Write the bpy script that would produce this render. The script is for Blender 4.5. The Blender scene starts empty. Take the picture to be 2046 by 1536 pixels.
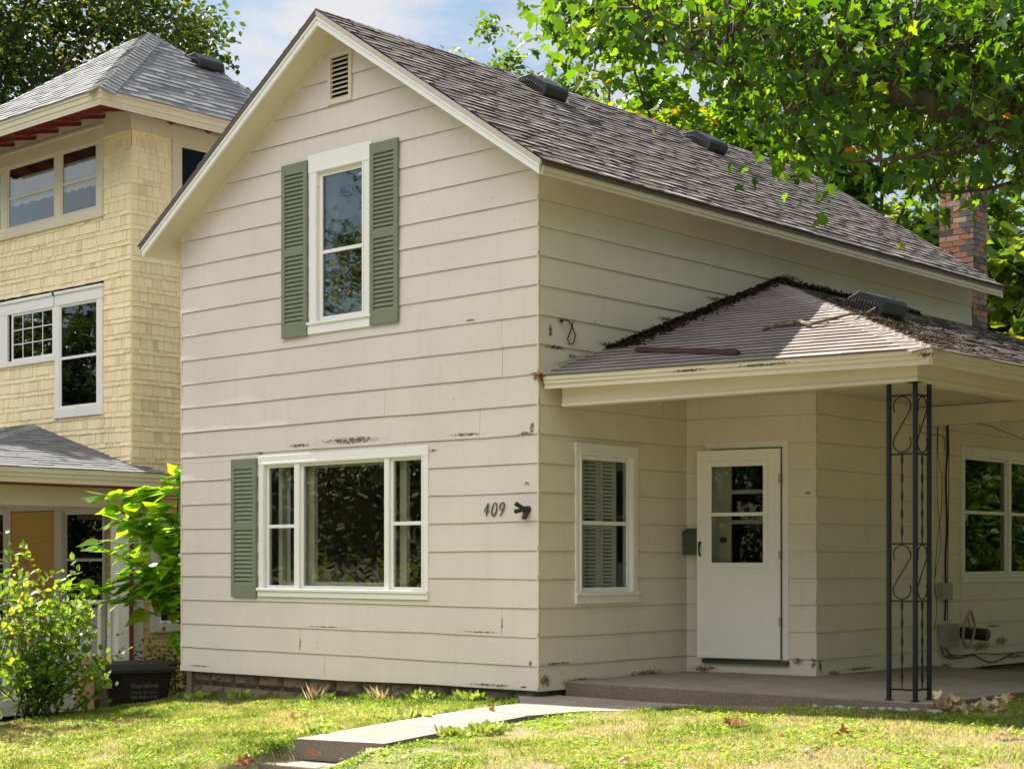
import bpy, math, random
import numpy as np
R = math.radians
# ---------------------------------------------------------------- camera, sky, sun, exposure
F, CX, HY = 3300.0, 1023.0, 1122.0          # lens in pixels of the 2046 px wide photograph, principal column, horizon row
TH = R(41.9); CT, ST = math.cos(TH), math.sin(TH)
CAM = (9.904, -11.40, 1.18)
scn = bpy.context.scene
cam = bpy.data.cameras.new('camera'); camo = bpy.data.objects.new('camera', cam); scn.collection.objects.link(camo)
camo.location = CAM; camo.rotation_euler = (R(90), 0, TH)
cam.sensor_width = 36; cam.lens = 36*F/2046; cam.shift_y = (HY-768)/2046; cam.clip_end = 1500; cam.clip_start = .1
scn.camera = camo
SUN_EL = R(42.2); SUNV = (1.1, .0, -1.0)   # the way the sunlight travels
w = bpy.data.worlds.new('World'); scn.world = w; w.use_nodes = True
nt = w.node_tree; nt.nodes.clear()
def wn(t): return nt.nodes.new(t)
sky = wn('ShaderNodeTexSky'); sky.sky_type = 'NISHITA'; sky.sun_disc = False
sky.sun_elevation = SUN_EL; sky.sun_rotation = R(270); sky.air_density = 1.2; sky.dust_density = .6; sky.ozone_density = 1.0
tc = wn('ShaderNodeTexCoord'); mp = wn('ShaderNodeMapping'); mp.inputs['Scale'].default_value = (1, 1, 2.6); mp.inputs['Location'].default_value = (.35, .2, .1)
nz = wn('ShaderNodeTexNoise'); nz.inputs['Scale'].default_value = 5.2; nz.inputs['Detail'].default_value = 9; nz.inputs['Roughness'].default_value = .58
rp = wn('ShaderNodeValToRGB'); rp.color_ramp.elements[0].position = .50; rp.color_ramp.elements[1].position = .62
mx = wn('ShaderNodeMix'); mx.data_type = 'RGBA'
cl = wn('ShaderNodeRGB'); cl.outputs[0].default_value = (3.7, 3.65, 3.8, 1)
bg = wn('ShaderNodeBackground'); bg.inputs['Strength'].default_value = .068
out = wn('ShaderNodeOutputWorld')
L = nt.links.new
L(tc.outputs['Generated'], mp.inputs[0]); L(mp.outputs[0], nz.inputs['Vector']); pass
sx = wn('ShaderNodeSeparateXYZ'); L(tc.outputs['Generated'], sx.inputs[0])
def wm(op, a, b_, cl_=False):
    q = wn('ShaderNodeMath'); q.operation = op; q.use_clamp = cl_
    for i_, v_ in enumerate((a, b_)):
        if isinstance(v_, bpy.types.NodeSocket): L(v_, q.inputs[i_])
        else: q.inputs[i_].default_value = v_
    return q.outputs[0]
# unseen cloud behind the camera, added and brightened to fill the shaded front wall
fill_cloud = wm('MULTIPLY', wm('MULTIPLY', wm('SUBTRACT', wm('MULTIPLY', sx.outputs[1], -1.0), .12), 2.2, True), wm('MULTIPLY', wm('SUBTRACT', sx.outputs[2], .36), 4.0, True), True)
nb_ = wn('ShaderNodeMath'); nb_.operation = 'ADD'; L(nz.outputs['Fac'], nb_.inputs[0]); L(wm('MULTIPLY', fill_cloud, .25), nb_.inputs[1]); L(nb_.outputs[0], rp.inputs[0])
c2_ = wn('ShaderNodeMix'); c2_.data_type = 'RGBA'; L(fill_cloud, c2_.inputs['Factor']); L(cl.outputs[0], c2_.inputs['A']); c2_.inputs['B'].default_value = (13.6, 13.2, 13.2, 1); L(c2_.outputs['Result'], mx.inputs['B'])
L(rp.outputs[0], mx.inputs['Factor']); tm = wn('ShaderNodeMix'); tm.data_type = 'RGBA'; tm.blend_type = 'MULTIPLY'; tm.inputs['Factor'].default_value = 1; tm.inputs['B'].default_value = (.62, .59, .56, 1)
L(sky.outputs[0], tm.inputs['A']); L(tm.outputs['Result'], mx.inputs['A'])
L(mx.outputs['Result'], bg.inputs['Color']); L(bg.outputs[0], out.inputs['Surface'])
sl = bpy.data.lights.new('sun', 'SUN'); sl.energy = 4.4; sl.angle = R(.5); sl.color = (1, .94, .84)
so = bpy.data.objects.new('sun', sl); scn.collection.objects.link(so)
from mathutils import Vector
so.rotation_euler = Vector(SUNV).to_track_quat('-Z', 'Y').to_euler()
so.location = (-20, 0, 30)
scn.view_settings.view_transform = 'Standard'; scn.view_settings.look = 'None'; scn.view_settings.gamma = 1
scn.view_settings.exposure = 1.72
scn.cycles.max_bounces = 8; scn.cycles.transparent_max_bounces = 16; scn.cycles.diffuse_bounces = 4
# ---------------------------------------------------------------- measuring helpers (a photograph pixel on a real plane)
def ray(px, py):
    a = (px-CX)/F
    return (a*CT-ST, a*ST+CT, (HY-py)/F)
def onY(px, py, y0=0.0):
    d = ray(px, py); t = (y0-CAM[1])/d[1]; return np.array([CAM[i]+t*d[i] for i in range(3)])
def onX(px, py, x0=0.0):
    d = ray(px, py); t = (x0-CAM[0])/d[0]; return np.array([CAM[i]+t*d[i] for i in range(3)])
def at(px, py, D):
    d = ray(px, py); return np.array([CAM[i]+D*d[i] for i in range(3)])
rng = np.random.default_rng(7); random.seed(7)
V = lambda *a: np.array(a, float)
Zv = V(0, 0, 1)
def unit(v): v = np.asarray(v, float); return v/np.linalg.norm(v)
# ---------------------------------------------------------------- object helpers
WL = {}
def put(o, loc, parent):
    WL[o.name] = np.array(loc, float)
    if parent is not None:
        o.parent = parent; o.location = [float(v) for v in (np.array(loc)-WL[parent.name])]
    else: o.location = [float(v) for v in loc]
def tag(o, label=None, cat=None, group=None, kind=None):
    if label: o['label'] = label
    if cat: o['category'] = cat
    if group: o['group'] = group
    if kind: o['kind'] = kind
    return o
def empty(name, loc, label, cat, group=None):
    o = bpy.data.objects.new(name, None); scn.collection.objects.link(o); put(o, loc, None)
    o.empty_display_size = .2
    return tag(o, label, cat, group)
def mesh_obj(name, me, mat, parent=None, origin=None):
    o = bpy.data.objects.new(name, me); scn.collection.objects.link(o)
    if mat is not None: me.materials.append(mat)
    loc = origin if origin is not None else (WL[parent.name] if parent is not None else (0, 0, 0))
    put(o, loc, parent)
    return o
class MB:
    def __init__(s): s.v = []; s.f = []; s.t = []; s.sm = []
    def face(s, pts, tint=.5, smooth=False):
        n = len(s.v); s.v.extend([tuple(map(float, p)) for p in pts]); s.f.append(tuple(range(n, n+len(pts)))); s.t.append(tint); s.sm.append(smooth)
    def raw(s, vs, fs, tint=.5, smooth=False):
        n = len(s.v); s.v.extend([tuple(map(float, p)) for p in vs])
        for f in fs: s.f.append(tuple(n+i for i in f)); s.t.append(tint); s.sm.append(smooth)
    def hexa(s, c, tint=.5):   # c: 8 corners, bottom 4 then top 4
        s.raw(c, [(0, 3, 2, 1), (4, 5, 6, 7), (0, 1, 5, 4), (1, 2, 6, 5), (2, 3, 7, 6), (3, 0, 4, 7)], tint)
    def box(s, x0, x1, y0, y1, z0, z1, tint=.5):
        s.hexa([(x0, y0, z0), (x1, y0, z0), (x1, y1, z0), (x0, y1, z0), (x0, y0, z1), (x1, y0, z1), (x1, y1, z1), (x0, y1, z1)], tint)
    def obox(s, W, u0, u1, z0, z1, n0, n1, tint=.5):   # W = (P,U,N)
        P, U, N = W
        g = lambda u, z, n: P+U*u+Zv*z+N*n
        s.hexa([g(u0, z0, n0), g(u1, z0, n0), g(u1, z0, n1), g(u0, z0, n1), g(u0, z1, n0), g(u1, z1, n0), g(u1, z1, n1), g(u0, z1, n1)], tint)
    def beam(s, a, b, w, h, up=Zv, tint=.5):           # square bar from a to b
        a, b = V(*a), V(*b); d = unit(b-a); x = np.cross(d, up)
        if np.linalg.norm(x) < 1e-4: x = np.cross(d, V(1, 0, 0))
        x = unit(x)*w/2; y = unit(np.cross(x, d))*h/2
        s.hexa([a-x-y, a+x-y, a+x+y, a-x+y, b-x-y, b+x-y, b+x+y, b-x+y], tint)
    def tube(s, pts, r, n=8, tint=.5, cap=True):
        pts = [V(*p) for p in pts]; rs = r if hasattr(r, '__len__') else [r]*len(pts)
        vs = []; prev = None
        for i, p in enumerate(pts):
            d = unit(pts[min(i+1, len(pts)-1)]-pts[max(i-1, 0)])
            if prev is None:
                ref = Zv if abs(d[2]) < .9 else V(1, 0, 0); x = unit(np.cross(d, ref))
            else:
                x = prev-d*np.dot(prev, d); x = unit(x)
            prev = x; y = np.cross(d, x)
            for k in range(n):
                a = 2*math.pi*k/n; vs.append(p+rs[i]*(math.cos(a)*x+math.sin(a)*y))
        fs = [(i*n+k, i*n+(k+1) % n, (i+1)*n+(k+1) % n, (i+1)*n+k) for i in range(len(pts)-1) for k in range(n)]
        s.raw(vs, fs, tint, True)
        if cap:
            s.raw(vs[:n], [tuple(range(n))[::-1]], tint); s.raw(vs[-n:], [tuple(range(n))], tint)
    def prism(s, poly, n0, n1, W, tint=.5):   # poly [(u,z)] in wall frame, extruded n0..n1
        P, U, N = W
        a = [P+U*u+Zv*z+N*n0 for u, z in poly]; b = [P+U*u+Zv*z+N*n1 for u, z in poly]; k = len(poly)
        s.raw(a+b, [tuple(range(k))[::-1], tuple(range(k, 2*k))]+[(i, (i+1) % k, k+(i+1) % k, k+i) for i in range(k)], tint)
    def build(s, name, mat, parent=None, origin=None, bevel=0, fixn=False):
        me = bpy.data.meshes.new(name)
        off = np.array(origin if origin is not None else (WL[parent.name] if parent is not None else (0, 0, 0)), float)
        me.from_pydata([tuple(np.array(v)-off) for v in s.v], [], s.f); 
        at_ = me.attributes.new('tint', 'FLOAT', 'FACE'); at_.data.foreach_set('value', np.array(s.t, dtype=np.float32))
        me.polygons.foreach_set('use_smooth', s.sm)
        me.update()
        o = mesh_obj(name, me, mat, parent, off)
        if bevel:
            m = o.modifiers.new('bevel', 'BEVEL'); m.width = bevel; m.segments = 2; m.limit_method = 'ANGLE'
        return o
def fast_mesh(name, verts, nper, tints, mat, parent=None, origin=None, smooth=False):
    """verts (M*nper,3): M separate polygons of nper corners"""
    off = np.array(origin if origin is not None else (WL[parent.name] if parent is not None else (0, 0, 0)), float)
    verts = verts-off; n = len(verts); m = n//nper
    me = bpy.data.meshes.new(name); me.vertices.add(n); me.vertices.foreach_set('co', verts.astype(np.float32).ravel())
    me.loops.add(n); me.loops.foreach_set('vertex_index', np.arange(n, dtype=np.int32))
    me.polygons.add(m); me.polygons.foreach_set('loop_start', np.arange(0, n, nper, dtype=np.int32)); me.polygons.foreach_set('loop_total', np.full(m, nper, dtype=np.int32))
    a = me.attributes.new('tint', 'FLOAT', 'FACE'); a.data.foreach_set('value', tints.astype(np.float32))
    me.update(calc_edges=True); me.validate()
    return mesh_obj(name, me, mat, parent, off)
def copy_tree(o, loc, parent=None):
    c = o.copy(); scn.collection.objects.link(c); put(c, loc, parent)
    base = WL[o.name]
    for ch in [x for x in bpy.data.objects if x.parent == o]:
        copy_tree(ch, WL[ch.name]-base+np.array(loc), c)
    return c
# smooth value noise for shapes
_T = rng.random((64, 64))
def vnoise(x, y):
    x = np.asarray(x, float); y = np.asarray(y, float)
    xi = np.floor(x).astype(int); yi = np.floor(y).astype(int); fx = x-xi; fy = y-yi
    fx = fx*fx*(3-2*fx); fy = fy*fy*(3-2*fy)
    g = lambda i, j: _T[i % 64, j % 64]
    return (g(xi, yi)*(1-fx)+g(xi+1, yi)*fx)*(1-fy)+(g(xi, yi+1)*(1-fx)+g(xi+1, yi+1)*fx)*fy
# ---------------------------------------------------------------- materials
class NT:
    def __init__(s, name, rough=.6, spec=.3):
        s.m = bpy.data.materials.new(name); s.m.use_nodes = True; s.nt = s.m.node_tree
        s.b = s.nt.nodes['Principled BSDF']; s.out = s.nt.nodes['Material Output']
        s.b.inputs['Roughness'].default_value = rough; s.b.inputs['Specular IOR Level'].default_value = spec
        s.obj = None
    def n(s, t, **kw):
        nd = s.nt.nodes.new(t)
        for k, v in kw.items(): setattr(nd, k, v)
        return nd
    def set(s, sock, v):
        if isinstance(v, bpy.types.NodeSocket): s.nt.links.new(v, sock)
        elif isinstance(v, (tuple, list)) and len(v) == 3 and sock.type == 'RGBA': sock.default_value = (*v, 1)
        else: sock.default_value = v
    def co(s):
        if s.obj is None: s.obj = s.n('ShaderNodeTexCoord').outputs['Object']
        return s.obj
    def map(s, scale=(1, 1, 1), rot=(0, 0, 0), loc=(0, 0, 0)):
        m = s.n('ShaderNodeMapping'); s.set(m.inputs[0], s.co()); m.inputs['Scale'].default_value = scale; m.inputs['Rotation'].default_value = rot; m.inputs['Location'].default_value = loc
        return m.outputs[0]
    def noise(s, scale=5, detail=4, rough=.55, vec=None):
        q = s.n('ShaderNodeTexNoise'); q.inputs['Scale'].default_value = scale; q.inputs['Detail'].default_value = detail; q.inputs['Roughness'].default_value = rough
        s.set(q.inputs['Vector'], vec if vec is not None else s.co()); return q.outputs['Fac']
    def ramp(s, fac, stops):
        q = s.n('ShaderNodeValToRGB'); s.set(q.inputs[0], fac); e = q.color_ramp.elements
        while len(e) < len(stops): e.new(.5)
        for i, (p, c) in enumerate(stops):
            e[i].position = p; e[i].color = (*c, 1) if isinstance(c, (tuple, list)) else (c, c, c, 1)
        return q.outputs[0]
    def mix(s, fac, a, b, mode='MIX'):
        q = s.n('ShaderNodeMix', data_type='RGBA', blend_type=mode); s.set(q.inputs[0], fac); s.set(q.inputs[6], a); s.set(q.inputs[7], b); return q.outputs[2]
    def math(s, op, a, b=0.0, clamp=False):
        q = s.n('ShaderNodeMath', operation=op, use_clamp=clamp); s.set(q.inputs[0], a); s.set(q.inputs[1], b); return q.outputs[0]
    def attr(s, name='tint'):
        q = s.n('ShaderNodeAttribute'); q.attribute_name = name; return q.outputs['Fac']
    def bump(s, h, strength=.3, dist=.01):
        q = s.n('ShaderNodeBump'); q.inputs['Strength'].default_value = strength; q.inputs['Distance'].default_value = dist; s.set(q.inputs['Height'], h); s.set(s.b.inputs['Normal'], q.outputs[0]); return q.outputs[0]
    def col(s, c): s.set(s.b.inputs['Base Color'], c); return s.m
    def spots(s, lst):
        """mask that is high inside the listed world-space ellipsoids (centre, radii)"""
        sep = s.n('ShaderNodeSeparateXYZ'); s.set(sep.inputs[0], s.co()); tot = None
        for c, r in lst:
            acc = None
            for i in range(3):
                if r[i] > 50: continue
                d = s.math('MULTIPLY', s.math('SUBTRACT', sep.outputs[i], float(c[i])), 1/float(r[i])); d = s.math('MULTIPLY', d, d)
                acc = d if acc is None else s.math('ADD', acc, d)
            m = s.math('SUBTRACT', 1.0, acc, True)
            tot = m if tot is None else s.math('MAXIMUM', tot, m)
        return tot
def paint(name, c, var=.085, rough=.55, grime=.36, peel=None, peelcol=(.085, .058, .04), bump=.25, spec=.25):
    t = NT(name, rough, spec)
    big = t.noise(.9, 5, .6); fine = t.noise(60, 3, .6); strk = t.noise(9, 5, .6, t.map((1, 1, .13)))
    d = tuple(x*(1-var*2.2) for x in c); l = tuple(min(1, x*(1+var)) for x in c)
    col = t.mix(big, d, l)
    col = t.mix(t.ramp(strk, [(.55, 0), (.8, grime)]), col, tuple(x*.72 for x in c))
    col = t.mix(t.math('MULTIPLY', fine, .10), col, tuple(x*.6 for x in c))
    speck = t.ramp(t.noise(23, 2, .5), [(.745, 0), (.76, .8)])
    col = t.mix(speck, col, tuple(x*.45 for x in c))
    h = fine
    if peel:
        m = t.spots(peel)
        pn = t.noise(38, 7, .72, t.map((1, 1, 1.3)))
        k = t.math('MULTIPLY', t.math('ADD', t.math('MULTIPLY', m, .455), pn), .8)
        edge = t.ramp(k, [(.62, 0), (.65, .45)])
        col = t.mix(edge, col, tuple(x*.60 for x in c))
        core = t.ramp(k, [(.70, 0), (.71, 1)])
        pc = t.mix(t.noise(40, 3), peelcol, tuple(x*2.6 for x in peelcol))
        col = t.mix(core, col, pc)
        h = t.math('SUBTRACT', h, t.math('MULTIPLY', core, 2.0))
    col = t.mix(t.ramp(t.attr(), [(.05, .55), (.2, 0)]), col, (.09, .075, .04))  # low tint darkens lap undersides and joint strips to imitate shadow lines
    t.bump(h, bump, .004)
    return t.col(col)
def plain(name, c, rough=.5, spec=.4, metal=0, var=.15, scale=8):
    t = NT(name, rough, spec); t.b.inputs['Metallic'].default_value = metal
    return t.col(t.mix(t.noise(scale, 5), tuple(x*(1-var) for x in c), tuple(min(1, x*(1+var)) for x in c)))
def peelspots(lst, f):
    o = []
    for px, py, ru, rz in lst:
        c = f(px, py); o.append((c, (ru, ru, rz)))
    return o
CREAM = (.68, .622, .565); CREAM2 = (.71, .655, .54)  # CREAM2 is the same cream, lifted to imitate the light on the side walls
M = {}
fp = peelspots([(700, 880, .75, .06), (600, 890, .3, .035), (930, 868, .35, .03), (1064, 856, .05, .11), (1052, 967, .06, .045), (1050, 866, .16, .025), (865, 900, .12, .03), (1060, 1325, .04, .05), (1045, 1372, .07, .02), (980, 1368, .5, .025), (650, 1252, .5, .012), (600, 1285, .02, .12), (1003, 1245, .02, .12), (960, 1262, .4, .015), (520, 905, .1, .03), (940, 640, .12, .02), (400, 1330, .3, .02)], lambda a, b: onY(a, b, -.01))
sp = peelspots([(1160, 1360, .5, .05), (1290, 1345, .55, .06), (1090, 1360, .14, .1), (1110, 1325, .4, .02), (1580, 555, .35, .06), (1640, 575, .5, .06), (1110, 694, .25, .035), (1100, 660, .05, .12), (1220, 690, .3, .05), (1340, 640, .4, .05), (1440, 600, .5, .06), (1150, 715, .2, .05)], lambda a, b: onX(a, b, .01))
wp = peelspots([(1960, 1290, .45, .10), (2000, 1280, .3, .09), (1640, 1330, .05, .12), (1665, 1345, .22, .05), (1720, 1335, .5, .03), (1900, 1310, .3, .03), (1985, 1250, .35, .025), (1890, 1330, .25, .05), (2030, 1310, .5, .05)], lambda a, b: onX(a, b, 1.40))
dp = [((.2, 2.33, .1), (.25, .2, .06)), ((.55, 2.39, .05), (.35, .2, .05)), ((1.2, 2.48, .2), (.10, .2, .07)), ((1.36, 2.5, .2), (.05, .2, .09)), ((1.3, 2.5, 1.85), (.06, .2, .02))]
M['front'] = paint('cream_siding_paint', CREAM, peel=fp)
M['side'] = paint('side_siding_paint', CREAM2, peel=sp+[((0, 8.0, 3.4), (.2, .3, .02))])
M['wing'] = paint('wing_siding_paint', CREAM2, peel=wp+dp)
M['trimc'] = paint('cream_trim_paint', (.66, .60, .47), grime=.15, peel=[((2.3, .15, 2.81), (.5, .4, .02)), ((1.6, .12, 2.815), (.3, .4, .02)), ((3.75, .2, 2.78), (.12, .2, .04))])
M['trimw'] = paint('white_trim_paint', (.80, .80, .77), var=.03, grime=.18, rough=.45)
M['trimwold'] = paint('worn_white_trim', (.78, .77, .73), var=.04, grime=.45, rough=.5, peel=[((-9.3, 1.3, 3.3), (3, 1, .08)), ((-9.3, 1.3, 4.85), (3, 1, .05))], peelcol=(.3, .28, .25))
M['green'] = plain('green_shutter_paint', (.185, .212, .140), .6, .25, var=.10, scale=3)
M['drip'] = plain('brown_metal_edge', (.10, .075, .055), .45, .4)
M['dripw'] = plain('pale_metal_edge', (.50, .46, .40), .45, .4, var=.05)
M['door'] = paint('white_door_paint', (.82, .80, .74), var=.03, grime=.12, rough=.4, bump=.08)
M['iron'] = plain('dark_iron_paint', (.009, .0115, .015), .5, .3)
M['black'] = plain('black_plastic', (.014, .013, .014), .45, .4)
M['blackmetal'] = plain('black_vent_metal', (.03, .029, .032), .5, .4)
M['mailbox'] = plain('olive_mailbox_metal', (.055, .072, .04), .45, .45)
M['wallin'] = plain('interior_plaster', (.30, .29, .25), .9, .1)
M['floorin'] = plain('interior_floor', (.12, .08, .05), .6, .2)
M['lace'] = plain('white_curtain_cloth', (.72, .72, .70), .9, .1, var=.06)
M['grey'] = plain('grey_utility_plastic', (.33, .31, .26), .6, .3)
M['cable'] = plain('black_cable', (.018, .015, .012), .6, .3)
M['hose'] = plain('tan_plastic_hose', (.35, .29, .22), .5, .3)
M['bark'] = None
def bark(name, a, b):
    t = NT(name, .9, .1); f = t.noise(14, 6, .7, t.map((1, 1, .25)))
    t.bump(f, .8, .03); return t.col(t.ramp(f, [(.35, a), (.65, b)]))
M['bark'] = bark('tree_bark', (.035, .026, .018), (.13, .10, .075))
M['twig'] = bark('dead_branch_bark', (.10, .08, .05), (.34, .28, .20))
def shingle(name, stops, gran=.25):
    t = NT(name, .95, .12)
    c = t.ramp(t.attr(), stops)
    g = t.noise(260, 2, .7); c = t.mix(t.ramp(g, [(.35, 0), (.62, gran)]), c, (.42, .40, .38))
    c = t.mix(t.ramp(g, [(.38, .45), (.46, 0)]), c, (.02, .02, .02))
    b = t.noise(1.3, 4); c = t.mix(t.math('MULTIPLY', b, .2), c, (.10, .09, .075))
    t.bump(g, .5, .004)
    return t.col(c)
M['roof'] = shingle('brown_grey_shingles', [(0, (.09, .076, .073)), (.4, (.20, .168, .158)), (.75, (.40, .34, .32)), (1, (.52, .455, .43))])
M['proof'] = shingle('porch_roof_shingles', [(0, (.08, .068, .066)), (.25, (.25, .21, .20)), (.6, (.33, .28, .265)), (1, (.40, .345, .325))])
M['nroof'] = shingle('grey_shingles', [(0, (.13, .14, .155)), (.5, (.23, .24, .255)), (1, (.34, .35, .36))])
def conc(name, a, b, agg=True):
    t = NT(name, .92, .15); f = t.noise(3, 6, .6); c = t.mix(f, a, b)
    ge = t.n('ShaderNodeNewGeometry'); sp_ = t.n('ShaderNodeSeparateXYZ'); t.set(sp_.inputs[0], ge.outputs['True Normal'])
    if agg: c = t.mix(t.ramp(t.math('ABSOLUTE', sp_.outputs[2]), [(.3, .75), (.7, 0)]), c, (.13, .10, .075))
    if agg:
        v = t.n('ShaderNodeTexVoronoi'); v.inputs['Scale'].default_value = 48; t.set(v.inputs[0], t.co())
        c = t.mix(t.ramp(t.noise(1.7, 5, .65), [(.45, 0), (.7, .45)]), c, tuple(x*.55 for x in a))
        c = t.mix(t.ramp(v.outputs['Distance'], [(.18, .8), (.36, 0)]), c, t.mix(t.noise(40, 2), (.10, .09, .075), (.42, .38, .33)))
        t.bump(v.outputs['Distance'], .5, .006)
    else: t.bump(t.noise(60, 4), .3, .005)
    return t.col(c)
M['slab'] = conc('porch_concrete', (.22, .19, .16), (.34, .30, .25))
M['walk'] = conc('path_concrete', (.27, .235, .195), (.42, .37, .315))
M['stone'] = conc('foundation_stone', (.055, .042, .035), (.24, .19, .155), False)
M['pebble'] = plain('pebbles', (.30, .29, .27), .8, .2, var=.4, scale=20)
def tinted(name, stops, rough=.8, nz=0, spec=.2):
    t = NT(name, rough, spec); c = t.ramp(t.attr(), stops)
    f = t.noise(30, 4); c = t.mix(t.math('MULTIPLY', f, .25), c, stops[0][1]); t.bump(f, .3, .004)
    if nz: c = t.mix(t.ramp(t.noise(nz, 5, .7), [(.56, 0), (.66, .6)]), c, (.035, .03, .025))
    return t.col(c)
M['brick'] = tinted('chimney_brick', [(0, (.09, .08, .08)), (.25, (.24, .22, .22)), (.45, (.42, .20, .14)), (.75, (.52, .26, .17)), (1, (.58, .42, .30))], .9, 6)
M['mortar'] = plain('mortar', (.28, .26, .23), .95, .1, var=.3)
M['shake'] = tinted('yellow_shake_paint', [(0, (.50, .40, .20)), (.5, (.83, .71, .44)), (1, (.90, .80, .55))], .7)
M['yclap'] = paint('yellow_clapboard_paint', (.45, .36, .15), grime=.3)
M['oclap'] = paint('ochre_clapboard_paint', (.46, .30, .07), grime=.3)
M['ntrim'] = paint('pale_yellow_trim', (.66, .60, .44), grime=.3, peel=[((-7.7, .2, 2.29), (.3, 3.5, .03)), ((-9, .45, 7.0), (3, .5, .04))], peelcol=(.28, .13, .05))
M['ngrey'] = paint('greyed_white_trim', (.50, .49, .44), grime=.3)
M['red'] = plain('dark_red_soffit_paint', (.15, .022, .012), .6, .3)
M['bin'] = plain('dark_brown_plastic', (.014, .008, .006), .5, .4)
M['text'] = plain('faded_white_print', (.17, .165, .155), .6, .2)
M['card'] = plain('brown_cardboard', (.30, .19, .11), .85, .1)
M['under'] = plain('dark_undercroft_wood', (.03, .027, .022), .9, .1)
def glass(name, tintc=(1, 1, 1), wav=.35, boost=1.0, alpha=1.0, haze=0.0):
    t = NT(name); t.nt.nodes.remove(t.b)
    tr = t.n('ShaderNodeBsdfTransparent'); tr.inputs[0].default_value = (*tintc, 1)
    gl = t.n('ShaderNodeBsdfGlossy'); gl.inputs['Roughness'].default_value = .0
    gl.inputs[0].default_value = (1, 1, 1, 1)
    fr = t.n('ShaderNodeFresnel'); fr.inputs[0].default_value = 1.52
    bp = t.n('ShaderNodeBump'); bp.inputs['Strength'].default_value = wav; bp.inputs['Distance'].default_value = .01
    t.set(bp.inputs['Height'], t.noise(1.8, 2, .5)); t.set(gl.inputs['Normal'], bp.outputs[0])
    f = t.math('ADD', t.math('MULTIPLY', fr.outputs[0], 2.0*boost), haze, True); ge = t.n('ShaderNodeNewGeometry'); f = t.math('MULTIPLY', f, t.math('SUBTRACT', 1.0, ge.outputs['Backfacing']))
    mxs = t.n('ShaderNodeMixShader'); t.set(mxs.inputs[0], f); t.set(mxs.inputs[1], tr.outputs[0]); t.set(mxs.inputs[2], gl.outputs[0])
    t.nt.links.new(mxs.outputs[0], t.out.inputs[0]); return t.m
M['glass'] = glass('window_glass', (.80, .82, .80), .10, 1.1)
M['glassup'] = glass('upper_window_glass', (.7, .72, .72), .18, 3.6, haze=.30)
M['glassd'] = glass('screened_glass', (.45, .47, .47), .12, .7)
def leafmat(name, stops, trans=.55, tr_gain=(2.6, 2.3, .8), rough=.45, spec=.35):
    t = NT(name, rough, spec); c = t.ramp(t.attr(), stops)
    t.set(t.b.inputs['Base Color'], c)
    tl = t.n('ShaderNodeBsdfTranslucent'); g = t.mix(1.0, c, tr_gain, 'MULTIPLY'); t.set(tl.inputs[0], g)
    ms = t.n('ShaderNodeMixShader'); ms.inputs[0].default_value = trans
    t.set(ms.inputs[1], t.b.outputs[0]); t.set(ms.inputs[2], tl.outputs[0]); t.nt.links.new(ms.outputs[0], t.out.inputs[0]); return t.m
M['maple'] = leafmat('maple_leaves', [(0, (.018, .055, .010)), (.5, (.045, .105, .013)), (.93, (.11, .18, .016)), (1, (.36, .12, .03))], .5, (3.9, 3.2, .5))
M['bgleaf'] = leafmat('background_leaves', [(0, (.035, .075, .014)), (.5, (.07, .13, .02)), (1, (.17, .20, .03))], .45, (2.6, 2.3, .8))
M['bgdark'] = leafmat('dark_background_leaves', [(0, (.022, .048, .012)), (.5, (.042, .08, .018)), (.95, (.10, .12, .025)), (1, (.26, .22, .03))], .35, (2.2, 2.0, .8))
M['shrub'] = leafmat('shrub_leaves', [(0, (.06, .13, .02)), (.6, (.13, .22, .03)), (1, (.28, .28, .06))], .5, (2.2, 2.0, .8))
M['bigleaf'] = leafmat('broad_leaves', [(0, (.07, .16, .02)), (1, (.16, .28, .03))], .55, (3.4, 2.9, .5), .35, .5)
M['grass'] = leafmat('grass_blades', [(0, (.17, .27, .05)), (.3, (.36, .43, .11)), (.55, (.50, .48, .23)), (.8, (.56, .46, .30)), (1, (.50, .36, .27))], .35, (1.6, 1.5, .9), .6, .2)
M['weed'] = leafmat('lawn_weeds', [(0, (.14, .26, .03)), (1, (.36, .46, .06))], .4, (2.0, 1.9, .7), .5, .3)
M['dry'] = leafmat('dry_leaves', [(0, (.16, .065, .03)), (.4, (.34, .17, .08)), (.75, (.48, .40, .24)), (1, (.62, .58, .44))], .25, (1.3, 1.1, .8), .7, .2)
M['moss'] = leafmat('roof_debris', [(0, (.015, .013, .01)), (.6, (.06, .045, .03)), (1, (.22, .14, .08))], .1, (1, 1, 1), .9, .1)
t = NT('lawn_soil', .95, .05)
gn = t.noise(1.4, 6, .65); gf = t.noise(30, 5, .7)
c = t.mix(t.ramp(gn, [(.38, 0), (.62, 1)]), (.26, .28, .12), (.47, .39, .27))
c = t.mix(t.ramp(gf, [(.4, .6), (.6, 0)]), c, (.07, .06, .03)); t.bump(gf, .8, .03); M['soil'] = t.col(c)
M['asphalt'] = conc('road_asphalt', (.10, .10, .098), (.15, .148, .142), False)
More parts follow.
